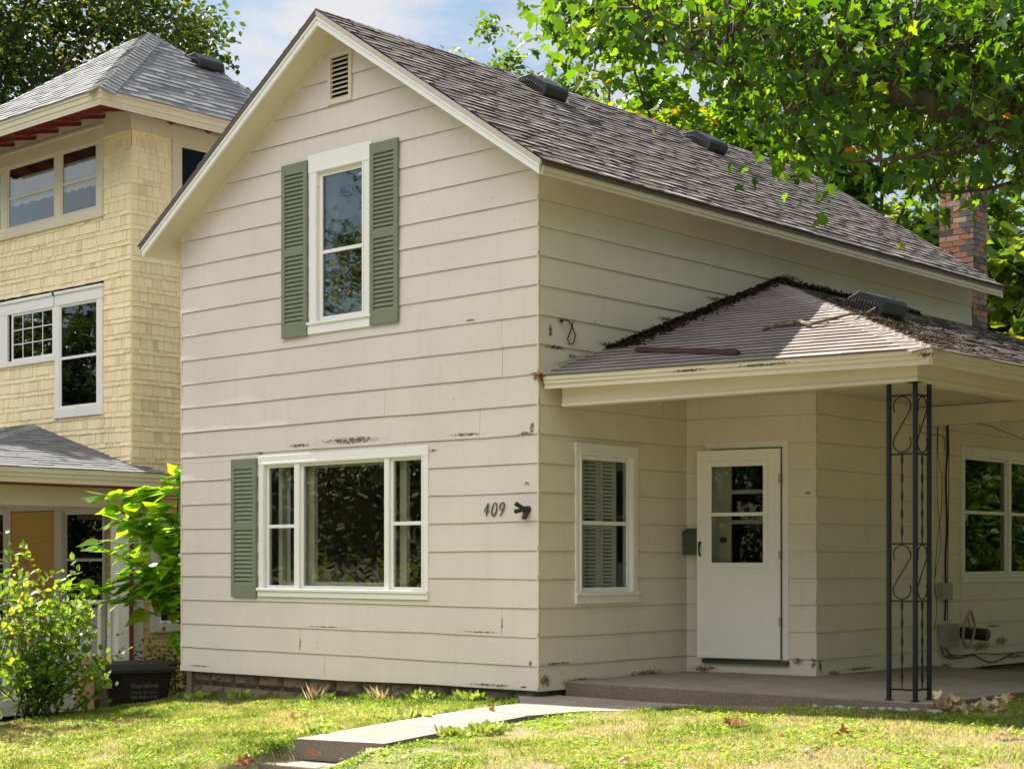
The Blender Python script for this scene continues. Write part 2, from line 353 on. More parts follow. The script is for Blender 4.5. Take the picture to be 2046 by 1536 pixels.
# ---------------------------------------------------------------- building helpers
def lap_wall(mb, W, rows, zlo, ulo, uhi, opens=(), t=.014, mit=(0, 0), seams={}, step=.45, zhi=99, wob=.003, seed=0):
    P, U, N = W
    for i in range(len(rows)-1):
        z0, z1 = rows[i], rows[i+1]
        if z1 <= zlo or z0 >= zhi: continue
        a, b = max(z0, zlo), min(z1, zhi)
        off = lambda z: t*(1-(z-z0)/(z1-z0))+.001
        cuts = sorted({a, b}|{z for o in opens for z in (o[2], o[3]) if a < z < b})
        sm = sorted(seams.get(i, []))
        for za, zb in zip(cuts[:-1], cuts[1:]):
            zm = (za+zb)/2
            iv = [(ulo, uhi)]
            L0a, L0b = ulo(za)-mit[0]*off(za), ulo(zb)-mit[0]*off(zb); R0a, R0b = uhi(za)+mit[1]*off(za), uhi(zb)+mit[1]*off(zb)
            if R0a-L0a < .01: continue
            if R0b < L0b: R0b = L0b = (R0b+L0b)/2
            segs = [(L0a, L0b, R0a, R0b)]
            for o in opens:
                if o[2] < zm < o[3]:
                    ns = []
                    for s in segs:
                        if o[1] <= s[0] or o[0] >= s[2]: ns.append(s); continue
                        if o[0] > s[0]: ns.append((s[0], s[1], o[0], o[0]))
                        if o[1] < s[2]: ns.append((o[1], o[1], s[2], s[3]))
                    segs = ns
            for q in sm:
                ns = []
                for s in segs:
                    if s[0] < q < s[2]: ns += [(s[0], s[1], q-.0015, q-.0015), (q+.0015, q+.0015, s[2], s[3])]
                    else: ns.append(s)
                segs = ns
            for s in segs:
                k = max(1, int((s[2]-s[0])/step)); side = .0022*((hash((i, round(s[0], 1), seed)) % 5)-2)/2 if sm else 0
                pt = []
                for j in range(k+1):
                    f = j/k; ua = s[0]*(1-f)+s[2]*f; ub = s[1]*(1-f)+s[3]*f
                    wz = (vnoise(ua*1.3+seed, i*3.1)-.5)*2*wob if za == z0 else 0
                    wo = (vnoise(ua*2.1+9, i*1.7+seed)-.5)*.004 if za == z0 else 0
                    wz = float(wz); wz = wz+side*2.2; wo = float(wo)+side
                    pt.append((P+U*ua+Zv*(za+wz)+N*(off(za)+wo), P+U*ub+Zv*(zb+.004)+N*(off(zb)), P+U*ua+Zv*(za+wz)+N*(-.002), ))
                tv = .5
                for j in range(k):
                    mb.face([pt[j][0], pt[j+1][0], pt[j+1][1], pt[j][1]], tv)
                    mb.face([pt[j][2], pt[j+1][2], pt[j+1][0], pt[j][0]], 0.0)  # lap underside coloured dark as a painted shadow line
                    if za == z0 and i > 0 and z0 < 2.9 and z0 > zlo+.05: mb.face([pt[j][2]+N*.0045-Zv*.0035, pt[j+1][2]+N*.0045-Zv*.0035, pt[j+1][2]+N*.0045+Zv*.002, pt[j][2]+N*.0045+Zv*.002], 0.0)  # thin dark strip below the lap, shade painted into the joint
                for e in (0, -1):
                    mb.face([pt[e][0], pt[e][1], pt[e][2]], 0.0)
def window(W, parent, u0, u1, z0, z1, units, cw=(.09, .09, .11, .09), mat='trimw', sash='trimw', glass='glass', proud=.022, sillp=.05, din=.10, fr=.035, label=None, head=0):
    l, r, tp, bt = cw
    mb = MB()
    mb.obox(W, u0, u0+l, z0+bt, z1-tp, -.01, proud); mb.obox(W, u1-r, u1, z0+bt, z1-tp, -.01, proud)
    mb.obox(W, u0-.006, u1+.006, z1-tp, z1, -.01, proud+.004); mb.obox(W, u0-.006, u1+.006, z0, z0+bt, -.01, proud+.012)
    if sillp: mb.obox(W, u0-.01, u1+.01, z0+bt-.025, z0+bt+.004, 0, proud+sillp*.6)
    if head: mb.obox(W, u0-.02, u1+.02, z1-.012, z1+.012, -.01, proud+.02)
    a, b, c, d = u0+l, u1-r, z0+bt, z1-tp
    e = .006                                    # thin back band inside the casing
    for q in ((u0+l-.028, u0+l-.006, c, d), (u1-r+.006, u1-r+.028, c, d), (u0+l-.028, u1-r+.028, d+.006, d+.028)):
        mb.obox(W, q[0], q[1], q[2], q[3], proud, proud+.008)
    mb.obox(W, a-.012, a, c, d, -din, -.01); mb.obox(W, b, b+.012, c, d, -din, -.01); mb.obox(W, a, b, c-.012, c, -din, -.01); mb.obox(W, a, b, d, d+.012, -din, -.01)
    for i in range(len(units)-1):
        mb.obox(W, units[i][1], units[i+1][0], c, d, -din, proud-.004)
    root = mb.build('window', M[mat], parent, bevel=.003)
    if label: root['label'] = label
    for k, (ua, ub, mz) in enumerate(units):
        s = MB(); n0, n1 = -.045, -.015
        s.obox(W, ua, ua+fr, c, d, n0, n1); s.obox(W, ub-fr, ub, c, d, n0, n1); s.obox(W, ua+fr, ub-fr, c, c+fr*1.2, n0, n1); s.obox(W, ua+fr, ub-fr, d-fr, d, n0, n1)
        panes = [(c+fr*1.2, d-fr)]
        if mz:
            s.obox(W, ua+fr, ub-fr, mz-.018, mz+.018, n0, n1+.004); panes = [(c+fr*1.2, mz-.018), (mz+.018, d-fr)]
        s.build('sash', M[sash], root, bevel=.002)
        for pa, pb in panes:
            g = MB(); g.obox(W, ua+fr, ub-fr, pa, pb, -.034, -.030); g.build('pane', M[glass], root)
    return root
def shutter(W, parent, u0, u1, z0, z1, split, label):
    mb = MB(); n0, n1 = .018, .045; st = .055
    mb.obox(W, u0, u0+st, z0, z1, n0, n1); mb.obox(W, u1-st, u1, z0, z1, n0, n1)
    for a, b in ((z0, z0+.13), (split-.035, split+.035), (z1-.11, z1)): mb.obox(W, u0+st, u1-st, a, b, n0, n1-.001)
    mb.obox(W, u0+st, u1-st, z0+.13, z1-.11, n0, n0+.004)
    P, U, N = W
    for a, b in ((z0+.13, split-.035), (split+.035, z1-.11)):
        k = int((b-a)/.043)
        for i in range(k):
            za = a+(b-a)*i/k; zb = a+(b-a)*(i+1)/k
            g = lambda u, z, n: P+U*u+Zv*z+N*n
            mb.hexa([g(u0+st, za, n1-.003), g(u1-st, za, n1-.003), g(u1-st, za+.006, n1-.002), g(u0+st, za+.006, n1-.002),
                     g(u0+st, zb-.012, n0+.004), g(u1-st, zb-.012, n0+.004), g(u1-st, zb-.006, n0+.006), g(u0+st, zb-.006, n0+.006)])
    for u in (u0+.028, u1-.028):
        for z in (z0+.06, split, z1-.05, (z0+split)/2, (z1+split)/2):
            mb.obox(W, u-.006, u+.006, z-.006, z+.006, n1, n1+.003)
    o = mb.build('shutter', M['green'], parent, bevel=.002); o['label'] = label; return o
def shingles(mb, O, U, Vv, length, ulo, uhi, expo=.143, t=.009, tw=(.12, .34), lam=.5, hi=(.35, 1.0), lo=(0, .45), seed=1, gap=0.0):
    O, U, Vv = V(*O), unit(U), unit(Vv); N = unit(np.cross(U, Vv)); 
    if N[2] < 0: N = -N
    rg = random.Random(seed); k = int(math.ceil(length/expo))
    for i in range(k):
        v0 = i*expo-(.02 if i == 0 else 0); v1 = min((i+1)*expo, length)
        a, b = ulo((v0+v1)/2), uhi((v0+v1)/2)
        if b-a < .02: continue
        nb = .002; base = rg.uniform(*lo)
        u = a
        while u < b-1e-4:
            w_ = rg.uniform(*tw); u2 = min(u+w_, b); up = rg.random() < lam
            th = t*(1.0+.25*rg.random()) if up else t*.6
            tint = rg.uniform(*hi) if up else rg.uniform(*lo)
            g = lambda uu, vv, nn: O+U*uu+Vv*vv+N*nn
            ga = gap if up else 0
            j = rg.uniform(-.003, .003)
            p = [g(u+ga, v0+j, nb+th), g(u2-ga, v0+j+rg.uniform(-.002, .002), nb+th), g(u2-ga, v1+.003, nb+.001), g(u+ga, v1+.003, nb+.001)]
            mb.face(p, tint)
            mb.face([g(u+ga, v0+j, 0), g(u2-ga, v0+j, 0), p[1], p[0]], 0.0)  # butt edge takes the darkest tint, a painted shadow line under each course
            if up: mb.face([g(u+ga, v0+j, 0), p[0], p[3]], tint*.6); mb.face([g(u2-ga, v0+j, 0), p[2], p[1]], tint*.6)
            u = u2
def caps(mb, a, b, n1, n2, w=.13, step=.14, t=.012, tint=(.4, 1), seed=3):
    a, b = V(*a), V(*b); d = unit(b-a); Ln = np.linalg.norm(b-a); rg = random.Random(seed)
    s1 = unit(np.cross(d, V(*n1))); s2 = unit(np.cross(V(*n2), d)); up = unit(V(*n1)+V(*n2))
    if s1[2] > 0: s1 = -s1
    if s2[2] > 0: s2 = -s2
    k = int(Ln/step)
    for i in range(k+1):
        c0 = a+d*(i*step); c1 = a+d*min(i*step+step*1.05, Ln); tt = rg.uniform(*tint); o = t+.006*rg.random()
        for s in (s1, s2):
            mb.face([c0+up*o, c0+s*w+up*(o*.9), c1+s*w+up*.006, c1+up*.008], tt)
            mb.face([c0, c0+s*w, c0+s*w+up*(o*.9), c0+up*o], tt*.6)
            mb.face([c0+s*w, c1+s*w, c1+s*w+up*.006, c0+s*w+up*(o*.9)], tt*.6)
def slab(mb, top, th, tint=.5):   # top: polygon, extruded straight down by th
    top = [V(*p) for p in top]; bot = [p-Zv*th for p in top]; k = len(top)
    mb.raw(top+bot, [tuple(range(k)), tuple(range(k, 2*k))[::-1]]+[(i, k+i, k+(i+1) % k, (i+1) % k) for i in range(k)], tint)
def roof_vent(O, S, U, parent, L=.52, Wd=.38, H=.15, name='roof_vent'):
    """O = near, upslope corner on the deck; S = downslope unit, U = along the eave"""
    O, S, U = V(*O), unit(S), unit(U); N = unit(np.cross(U, S)); N = N if N[2] > 0 else -N
    g = lambda s, u, n: O+S*s+U*u+N*n
    mb = MB()
    prof = [(0, .0), (.20*L/.52, H), (L-.05, H*1.02), (L-.012, H*.82), (L, H*.30), (L-.02, .0)]
    a = [g(s, 0, n) for s, n in prof]; b = [g(s, Wd, n) for s, n in prof]; k = len(prof)
    mb.raw(a+b, [tuple(range(k)), tuple(range(k, 2*k))[::-1]]+[(i, k+i, k+(i+1) % k, (i+1) % k) for i in range(k)])
    for i in range(11):                      # ribs of the side grille, both sides
        s = .07+i*(L-.12)/11
        top = H*.62 if s > .2 else H*.62*s/.2
        for u0, u1 in ((-.008, 0), (Wd, Wd+.008)):
            c = [g(s, u0, .008), g(s+.012, u0, .008), g(s+.012, u1, .008), g(s, u1, .008), g(s+.01, u0, top), g(s+.022, u0, top), g(s+.022, u1, top), g(s+.01, u1, top)]
            mb.hexa(c)
    for i in range(8):
        u = .03+i*(Wd-.05)/8
        mb.hexa([g(L-.004, u, .01), g(L+.006, u, .01), g(L+.006, u+.014, .01), g(L-.004, u+.014, .01), g(L, u, .06), g(L+.008, u, .06), g(L+.008, u+.014, .06), g(L, u+.014, .06)])
    c = [g(-.06, -.06, .011), g(L+.04, -.06, .011), g(L+.04, Wd+.06, .011), g(-.06, Wd+.06, .011)]
    mb.face(c)
    return mb.build(name, M['blackmetal'], parent, bevel=.004)
# ---------------------------------------------------------------- terrain
def gz(x, y):
    x = np.asarray(x, float); y = np.asarray(y, float)
    z = -.095+np.where(x < 0, .051*x, .028*np.minimum(x, 3.8))+.052*np.minimum(y, 0)
    z = z-.13*np.maximum(-3.0-y, 0)*(y > -6)-.13*3*(y <= -6)
    z = z-.28*np.clip(-5.3-x, 0, 2.1)+.051*np.maximum(-7.4-x, 0)
    return z+.02*(vnoise(x*.9, y*.9)-.5)+.01*(vnoise(x*3, y*3)-.5)
def axis(a, b, fine, lo, hi):
    g = list(np.arange(a, b, fine)); s = fine; v = b
    up = []
    while v < hi: up.append(v); s *= 1.35; v += s
    up.append(hi); s = fine; v = a-fine; dn = []
    while v > lo: dn.append(v); s *= 1.35; v -= s
    dn.append(lo); return np.array(dn[::-1]+g+up)
gxs, gys = axis(-9, 7, .16, -400, 400), axis(-7, 2, .16, -400, 400)
X, Y = np.meshgrid(gxs, gys); Zg = gz(X, Y); far = np.clip((np.hypot(X, Y)-25)/40, 0, 1); Zg = Zg*(1-far)+(-1.0)*far
Zg = np.where((Y < -6.4) & (far < 1), np.minimum(Zg, -1.0), Zg)
Zg = np.where((X > -.02) & (X < .82) & (Y < -2.86) & (Y > -4.4), Zg-.6, Zg)
me = bpy.data.meshes.new('lawn'); nx_, ny_ = len(gxs), len(gys)
fs = [(j*nx_+i, j*nx_+i+1, (j+1)*nx_+i+1, (j+1)*nx_+i) for j in range(ny_-1) for i in range(nx_-1)]
me.from_pydata(np.stack([X.ravel(), Y.ravel(), Zg.ravel()], 1).tolist(), [], fs); me.polygons.foreach_set('use_smooth', [True]*len(fs)); me.update()
lawn = mesh_obj('lawn', me, M['soil']); tag(lawn, kind='structure')
# concrete path, two steps, pavement and street behind the camera
def zc(x, y): return float(-.075+.052*min(y, 0)+.01)
mb = MB()
L_ = [(.07, -2.97), (.06, -2.0), (.10, -1.0), (.08, -.35), (-.25, .0), (-.2, .30)]; R_ = [(.90, -2.80), (.86, -2.0), (.84, -1.1), (1.0, -.55), (1.9, -.18), (2.4, .22)]
for i in range(5):
    a, b, c, d = L_[i], R_[i], R_[i+1], L_[i+1]
    if i: a, b = (a[0], a[1]+.012), (b[0], b[1]+.012)
    top = [(p[0], p[1], max(zc(*p), float(gz(*p)))+.026 if i < 3 else -.055) for p in (a, b, c, d)]
    if i == 2: top[2] = (c[0], c[1], -.055-.03); top[3] = (d[0], d[1], -.055-.03)
    if i == 3: top[0] = (a[0], a[1], -.085); top[1] = (b[0], b[1], -.085)
    slab(mb, top, .16)
pth = mb.build('path', M['walk'], None); tag(pth, kind='structure')
mb = MB()
for k, (x0, x1, y, z) in enumerate(((-.20, .80, -3.30, -.36), (-.30, .72, -3.62, -.50), (-.4, .65, -3.94, -.64))):
    slab(mb, [(x0, y, z), (x1, y+.16, z), (x1+.06, y+.62, z), (x0+.2, y+.5, z)], .3)
st = mb.build('step', M['walk'], None, bevel=.012); tag(st, kind='structure')
mb = MB(); mb.box(-200, 200, -8.2, -6.6, -1.0, -.93); o = mb.build('pavement', M['walk'], None); tag(o, kind='structure')
mb = MB(); mb.box(-200, 200, -19, -9.4, -1.4, -.96); o = mb.build('road', M['asphalt'], None); tag(o, kind='structure')
# ---------------------------------------------------------------- the cream house
house = empty('house', (0, 0, 0), 'cream two-storey gabled house with green shutters and a corner porch, number 409', 'house')
RZ = [0, .229, .494, .756, 1.021, 1.281, 1.552, 1.818, 2.083, 2.347, 2.62, 2.898, 3.17, 3.437, 3.713, 3.98, 4.25, 4.493, 4.777, 5.05, 5.32, 5.59, 5.86, 6.13, 6.4, 6.67, 6.9]
WF = (V(0, 0, 0), V(1, 0, 0), V(0, -1, 0)); WS = (V(0, 0, 0), V(0, 1, 0), V(1, 0, 0))
XL = -5.33; XC = -2.67; SL = .662; YB = 8.58
TOP = lambda x: 6.73-SL*abs(x-XC)
gl = lambda z: max(XL, XC-(6.60-z)/SL); gr = lambda z: min(0, XC+(6.60-z)/SL)
UW = (-3.147, -2.20, 3.54, 5.40); LW = (-3.958, -1.402, .81, 2.31); GV = (-2.85, -2.49, 5.865, 6.39); SW = (.515, 1.46, .787, 2.287)
ins = lambda w_: (w_[0]+.03, w_[1]-.03, w_[2]+.03, w_[3]-.03)
fx = lambda px, py: float(onY(px, py)[0])
seams = {11: [fx(1005, 665)], 12: [fx(1003, 665)], 9: [fx(960, 790)], 8: [fx(810, 850), fx(494, 880)], 2: [fx(1003, 1245)], 1: [fx(600, 1290)], 0: [fx(650, 1320)], 4: [], 10: [fx(770, 780)], 7: []}
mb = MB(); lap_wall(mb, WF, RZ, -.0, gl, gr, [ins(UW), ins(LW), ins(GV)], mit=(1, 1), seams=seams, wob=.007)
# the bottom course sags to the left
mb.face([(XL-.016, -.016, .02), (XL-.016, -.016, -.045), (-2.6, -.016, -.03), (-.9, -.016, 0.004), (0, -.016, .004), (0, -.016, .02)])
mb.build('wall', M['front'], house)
yt = lambda z: YB
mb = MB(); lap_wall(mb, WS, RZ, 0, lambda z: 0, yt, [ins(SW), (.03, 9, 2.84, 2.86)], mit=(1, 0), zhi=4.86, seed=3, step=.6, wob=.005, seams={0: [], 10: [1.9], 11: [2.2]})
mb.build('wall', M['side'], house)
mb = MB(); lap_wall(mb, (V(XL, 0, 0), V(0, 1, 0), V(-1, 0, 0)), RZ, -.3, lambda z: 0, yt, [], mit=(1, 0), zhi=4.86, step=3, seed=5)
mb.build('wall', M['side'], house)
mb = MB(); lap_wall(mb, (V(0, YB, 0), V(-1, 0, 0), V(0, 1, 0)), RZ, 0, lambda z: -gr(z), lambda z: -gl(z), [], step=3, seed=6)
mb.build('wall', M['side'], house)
# ceilings, floors and partition that keep the rooms behind the windows dark
mb = MB(); mb.box(XL+.03, -.03, .03, YB-.03, .18, .25); mb.box(XL+.03, -.03, .03, YB-.03, 2.75, 2.85); mb.build('floor', M['floorin'], house)
mb = MB(); mb.box(XL+.2, -.14, 3.6, 3.7, .25, 2.75); mb.box(XL+.2, -.4, 3.2, 3.3, 2.85, 5.2); mb.box(-2.3, -2.2, 1.9, 3.6, .25, 2.75); mb.build('partition', M['wallin'], house)
# foundation of rock-faced blocks
mb = MB(); rg = random.Random(4)
def rock(W, u0, u1, z0, z1, n):
    P, U, N = W; k = 7; q = 4
    g = [[P+U*(u0+(u1-u0)*i/k)+Zv*(z0+(z1-z0)*j/q)+N*(n-(.03 if i in (0, k) or j in (0, q) else 0)+(rg.uniform(0, .03) if 0 < i < k and 0 < j < q else 0)) for i in range(k+1)] for j in range(q+1)]
    for j in range(q):
        for i in range(k): mb.face([g[j][i], g[j][i+1], g[j+1][i+1], g[j+1][i]], rg.random(), False)
def rocks(W, u0, u1, zt, zb, n=-.05):
    P, U, N = W
    for r in range(4):
        z1 = zt-r*.21; u = u0-(.2 if r % 2 else 0)
        while u < u1:
            a, b = max(u, u0), min(u+.40, u1)
            if b-a > .04: rock(W, a+.006, b-.006, z1-.20, z1, n)
            u += .41
    mb.obox(W, u0, u1, zb, zt, n-.12, n-.035)
rocks(WF, XL+.03, -.03, 0.01, -.9); rocks(WS, .03, YB, -.0, -.5); rocks((V(XL, YB, 0), V(0, -1, 0), V(-1, 0, 0)), .0, YB, -.03, -.9)
mb.build('foundation', M['stone'], house)
# corner boards
mb = MB(); mb.box(-.012, .013, -.013, .012, -.0, 4.8); mb.build('corner_board', M['trimc'], house)
mb = MB(); mb.box(XL-.013, XL+.012, -.013, .012, -.03, 4.8); mb.build('corner_board', M['trimc'], house)
# ---- windows of the front
window(WF, house, *UW, [(-3.02, -2.335, float(onY(680, 497)[2]))], cw=(.127, .135, .19, .12), glass='glassup', din=.09, fr=.045, label='tall narrow upstairs window between two green shutters', mat='trimw')
gx = lambda px: float(onY(px, 1050)[0])
window(WF, house, *LW, [(gx(531), gx(590), float(onY(560, 1051)[2])), (gx(600), gx(770), None), (gx(779), gx(849), float(onY(812, 1045)[2]))], cw=(.085, .09, .10, .085), fr=.03, din=.09,
       label='wide three-part picture window with double-hung sides')
window(WS, house, *SW, [(SW[0]+.085, SW[1]-.085, float(onX(1210, 1045)[2]))], cw=(.085, .085, .10, .10), fr=.04, label='tall double-hung window beside the porch door', mat='trimwold', head=1)
# curtains and inner frames seen through the panes
def wavy(name, W, u0, u1, z0, z1, n, mat, parent, amp=.02, k=40, wl=.09):
    P, U, N = W; mb = MB(); pr = None
    for i in range(k+1):
        u = u0+(u1-u0)*i/k; nn = n+amp*math.sin(2*math.pi*u/wl)+amp*.4*math.sin(u*37)
        c = (P+U*u+Zv*z0+N*nn, P+U*u+Zv*z1+N*nn)
        if pr is not None: mb.face([pr[0], c[0], c[1], pr[1]], .5, True)
        pr = c
    return mb.build(name, mat, parent)
wavy('curtain', WF, gx(531), gx(552), .85, 2.25, -.2, M['lace'], house)
wavy('curtain', WF, -3.05, -2.93, 3.55, 5.35, -.18, M['lace'], house)
mb = MB()
for a, b in ((gx(598), gx(612)), (gx(783), gx(796)), (gx(541), gx(548))): mb.obox(WF, a, b, .9, 2.24, -.16, -.11)
mb.obox(WF, gx(600), gx(770), 2.16, 2.24, -.15, -.12); mb.obox(WF, gx(540), gx(770), .89, .97, -.15, -.12)
mb.build('inner_frame', M['trimc'], house)
mb = MB()                                  # louvred interior shutters of the side window
for a, b in ((.50, .78), (.79, 1.06), (1.07, 1.32)):
    mb.obox(WS, a, a+.045, .88, 2.2, -.16, -.14); mb.obox(WS, b-.045, b, .88, 2.2, -.16, -.14)
    for z in (.88, 1.5, 2.15): mb.obox(WS, a+.045, b-.045, z, z+.06, -.16, -.14)
    for i in range(34):
        z = .95+i*.036
        if abs(z-1.53) < .035: continue
        mb.obox(WS, a+.045, b-.045, z, z+.024, -.158, -.146)
mb.build('inner_shutter', M['lace'], house)
shutter(WF, house, -3.56, -3.16, 3.532, 5.352, 4.42, 'green louvred shutter left of the upstairs window')
shutter(WF, house, -2.205, -1.805, 3.545, 5.36, 4.44, 'green louvred shutter right of the upstairs window')
shutter(WF, house, -4.405, -3.985, .80, 2.295, 1.56, 'green louvred shutter left of the picture window')
# gable vent
mb = MB(); a, b, c, d = GV
mb.obox(WF, a, a+.045, c, d, -.01, .03); mb.obox(WF, b-.045, b, c, d, -.01, .03); mb.obox(WF, a+.045, b-.045, c, c+.045, -.01, .029); mb.obox(WF, a+.045, b-.045, d-.045, d, -.01, .029)
P, U, N = WF; k = 9
for i in range(k):
    z = c+.045+(d-c-.09)*i/k; h = (d-c-.09)/k
    g = lambda u, zz, n: P+U*u+Zv*zz+N*n
    mb.hexa([g(a+.045, z, .022), g(b-.045, z, .022), g(b-.045, z+.008, .024), g(a+.045, z+.008, .024), g(a+.045, z+h*.8, -.03), g(b-.045, z+h*.8, -.03), g(b-.045, z+h*.8+.008, -.03), g(a+.045, z+h*.8+.008, -.03)])
gv = mb.build('gable_vent', M['trimc'], house, bevel=.002)
mb = MB(); mb.obox(WF, a+.03, b-.03, c+.03, d-.03, -.09, -.05); mb.build('vent_backing', M['black'], gv)
# ---- house number 409 (script-like numerals) and the empty lamp fitting beside it
def strokes(lines, W, u, z, s, n, mat, name, parent, r=.008, slant=.22):
    P, U, N = W; mb = MB()
    for ln in lines:
        pts = []
        for i in range(len(ln)-1):
            pts.append(ln[i])
        pts.append(ln[-1])
        rs = [r*(1.0+.35*math.sin(math.pi*i/(len(pts)-1))) for i in range(len(pts))]
        mb.tube([P+U*(u+s*(x+slant*y))+Zv*(z+s*y)+N*n for x, y in pts], rs, 6)
    return mb.build(name, mat, parent)
arc = lambda cx, cy, rx, ry, a0, a1, k=14: [(cx+rx*math.cos(R(a0+(a1-a0)*i/k)), cy+ry*math.sin(R(a0+(a1-a0)*i/k))) for i in range(k+1)]
four = [[(.30, 1.0), (.02, .34), (.56, .36)], [(.30, 1.0), (.33, .55), (.30, 0)]]
zero = [arc(.27, .5, .24, .5, 80, 440, 22)]
nine = [arc(.26, .72, .22, .27, 330, -20, 20)+[(.44, .45), (.34, .18), (.16, 0)]]
c0 = onY(968, 1031)
for i, dg in enumerate((four, zero, nine)):
    strokes(dg, WF, c0[0]+.005+i*.094, c0[2], .122, .022, M['mailbox'], 'house_number', house, r=.0055)
c1 = onY(1047, 1018)
mb = MB(); b0 = c1+V(.055, -.02, 0)
mb.tube([b0+V(.01, .02, 0), b0+V(0, -.05, .0)], [.036, .03], 10); mb.tube([b0+V(0, -.03, 0), b0+V(-.045, -.11, .055)], [.018, .022], 10); mb.tube([b0+V(0, -.03, 0), b0+V(-.055, -.11, -.02)], [.018, .022], 10); mb.tube([b0+V(.01, -.02, -.02), b0+V(.005, -.05, -.085)], [.028, .024], 10)
mb.build('light_fitting', M['blackmetal'], house)
# ---- main roof
Y0, Y1 = -.335, 8.82; XE = .325; XW = XC-(XE-XC)
mb = MB(); t = .10
for x0, x1 in ((XE, XC), (XW, XC)):
    xq = x0+(-.035 if x0 > XC else .035)
    slab(mb, [(xq, Y0+.02, TOP(xq)-.004), (xq, Y1, TOP(xq)-.004), (x1, Y1, TOP(x1)-.004), (x1, Y0+.02, TOP(x1)-.004)], .125)
S = unit(V(1, 0, -SL)); Lr = (XE-XC)/S[0]
shingles(mb, (XE+.015*S[0], Y0-.01, TOP(XE)), (0, 1, 0), -S, Lr, lambda v: 0, lambda v: Y1-Y0+.01, t=.015, tw=(.08, .22), expo=.13, seed=11)
SW2 = unit(V(-1, 0, -SL))
shingles(mb, (XW-.012, Y0-.01, TOP(XW)), (0, 1, 0), -SW2, Lr, lambda v: 0, lambda v: Y1-Y0+.01, t=.011, tw=(.15, .4), seed=12)
caps(mb, (XC, Y0-.01, 6.735), (XC, Y1, 6.735), (SL, 0, 1), (-SL, 0, 1), w=.14, step=.145)
roof = mb.build('roof', M['roof'], house)
for (x, y) in ((-2.47, 2.42), (-2.38, 5.42)):
    roof_vent((x, y, TOP(x)), S, (0, 1, 0), roof)
# rakes, fascias and sloped soffits
def rake(x0, x1, y, za, zb, dy):   # board under the roof line between drops za..zb
    z = lambda x, d: TOP(x)-d
    sgn = 1 if y < 0 else -1
    return [(x0, y, z(x0, zb)), (x1, y, z(x1, zb)), (x1, y+dy*sgn, z(x1, zb)), (x0, y+dy*sgn, z(x0, zb)), (x0, y, z(x0, za)), (x1, y, z(x1, za)), (x1, y+dy*sgn, z(x1, za)), (x0, y+dy*sgn, z(x0, za))]
for x0, x1 in ((XE-.004, XC), (XW+.004, XC)):
    mb = MB(); mb.hexa(rake(x0, x1, Y0-.012, .002, .052, .03)); mb.build('drip_edge', M['dripw' if x0 > XC else 'drip'], house)
    mb = MB(); mb.hexa(rake(x0-(.02 if x0 > XC else -.02), x1, Y0-.004, .052, .088, .03)); mb.hexa(rake(x0-(.03 if x0 > XC else -.03), x1, Y0+.006, .088, .150, .03)); mb.build('rake_board', M['trimw'], house, bevel=.003)
for x0 in (XE-.004, XW+.004):
    mb = MB(); mb.hexa(rake(x0, XC, Y1+.004, .002, .145, .03)); mb.build('rake_board', M['trimw'], house)
mb = MB(); e = TOP(XE)
mb.box(XE-.02, XE+.012, Y0+.03, Y1, e-.050, e+.002); mb.build('drip_edge', M['drip'], house)
mb = MB(); mb.box(XE-.025, XE-.002, Y0+.03, Y1, e-.095, e-.050); mb.box(XE-.03, XE-.012, Y0+.03, Y1, e-.128, e-.095); mb.build('fascia', M['trimc'], house)
mb = MB(); mb.box(XW+.002, XW+.03, Y0+.03, Y1, e-.13, e+.002); mb.build('fascia', M['trimw'], house)
mb = MB()
for x0 in (XE-.03, XW+.03):
    q = lambda x, y, d: (x, y, TOP(x)-d)
    mb.face([q(x0, Y0+.03, .138), q(x0, 0, .138), q(XC, 0, .138), q(XC, Y0+.03, .138)])
    xi = 0.0 if x0 > XC else XL
    mb.face([q(x0, 0, .138), q(x0, Y1, .138), q(xi, Y1, .138), q(xi, 0, .138)])
    mb.face([q(x0, YB, .138), q(x0, Y1, .138), q(XC, Y1, .138), q(XC, YB, .138)])
    # bed mould against the wall
    c = rake(xi, XC, -.03, .14, .185, .03); mb.hexa(c)
mb.box(.0, .03, 0, YB, TOP(0)-.19, TOP(0)-.135); mb.build('soffit', M['trimc'], house)
# ---------------------------------------------------------------- porch and side wing
A0, A1 = V(0, 2.3, 0), V(1.39, 2.52, 0); DU = unit(A1-A0); DN = V(DU[1], -DU[0], 0); WD = (A0, DU, DN); DL = float(np.linalg.norm(A1-A0))
WG = (V(1.39, 2.52, 0), V(0, 1, 0), V(1, 0, 0))
DO = (.255, 1.09, .215, 2.34)
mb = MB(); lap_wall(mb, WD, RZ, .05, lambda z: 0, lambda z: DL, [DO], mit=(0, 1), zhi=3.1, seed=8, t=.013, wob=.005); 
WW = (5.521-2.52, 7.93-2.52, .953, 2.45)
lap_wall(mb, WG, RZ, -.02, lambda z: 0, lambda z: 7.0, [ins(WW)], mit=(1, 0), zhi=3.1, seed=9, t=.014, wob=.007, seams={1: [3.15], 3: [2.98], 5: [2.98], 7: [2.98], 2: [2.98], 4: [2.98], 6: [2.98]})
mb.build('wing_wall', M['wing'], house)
mb = MB(); mb.box(-.0, 1.3, 9.4, 9.5, 0, 4.1); mb.box(.02, 1.36, 2.6, 9.4, .15, .2); mb.build('wing_wall', M['wing'], house)
mb = MB(); mb.box(-.0, 1.3, 4.2, 4.3, .2, 3.0); mb.box(.01, .05, 2.6, 9.4, .2, 3.0); mb.build('partition', M['wallin'], house)
mb = MB(); mb.box(1.28, 1.36, 2.6, 9.5, -.5, -.02); 
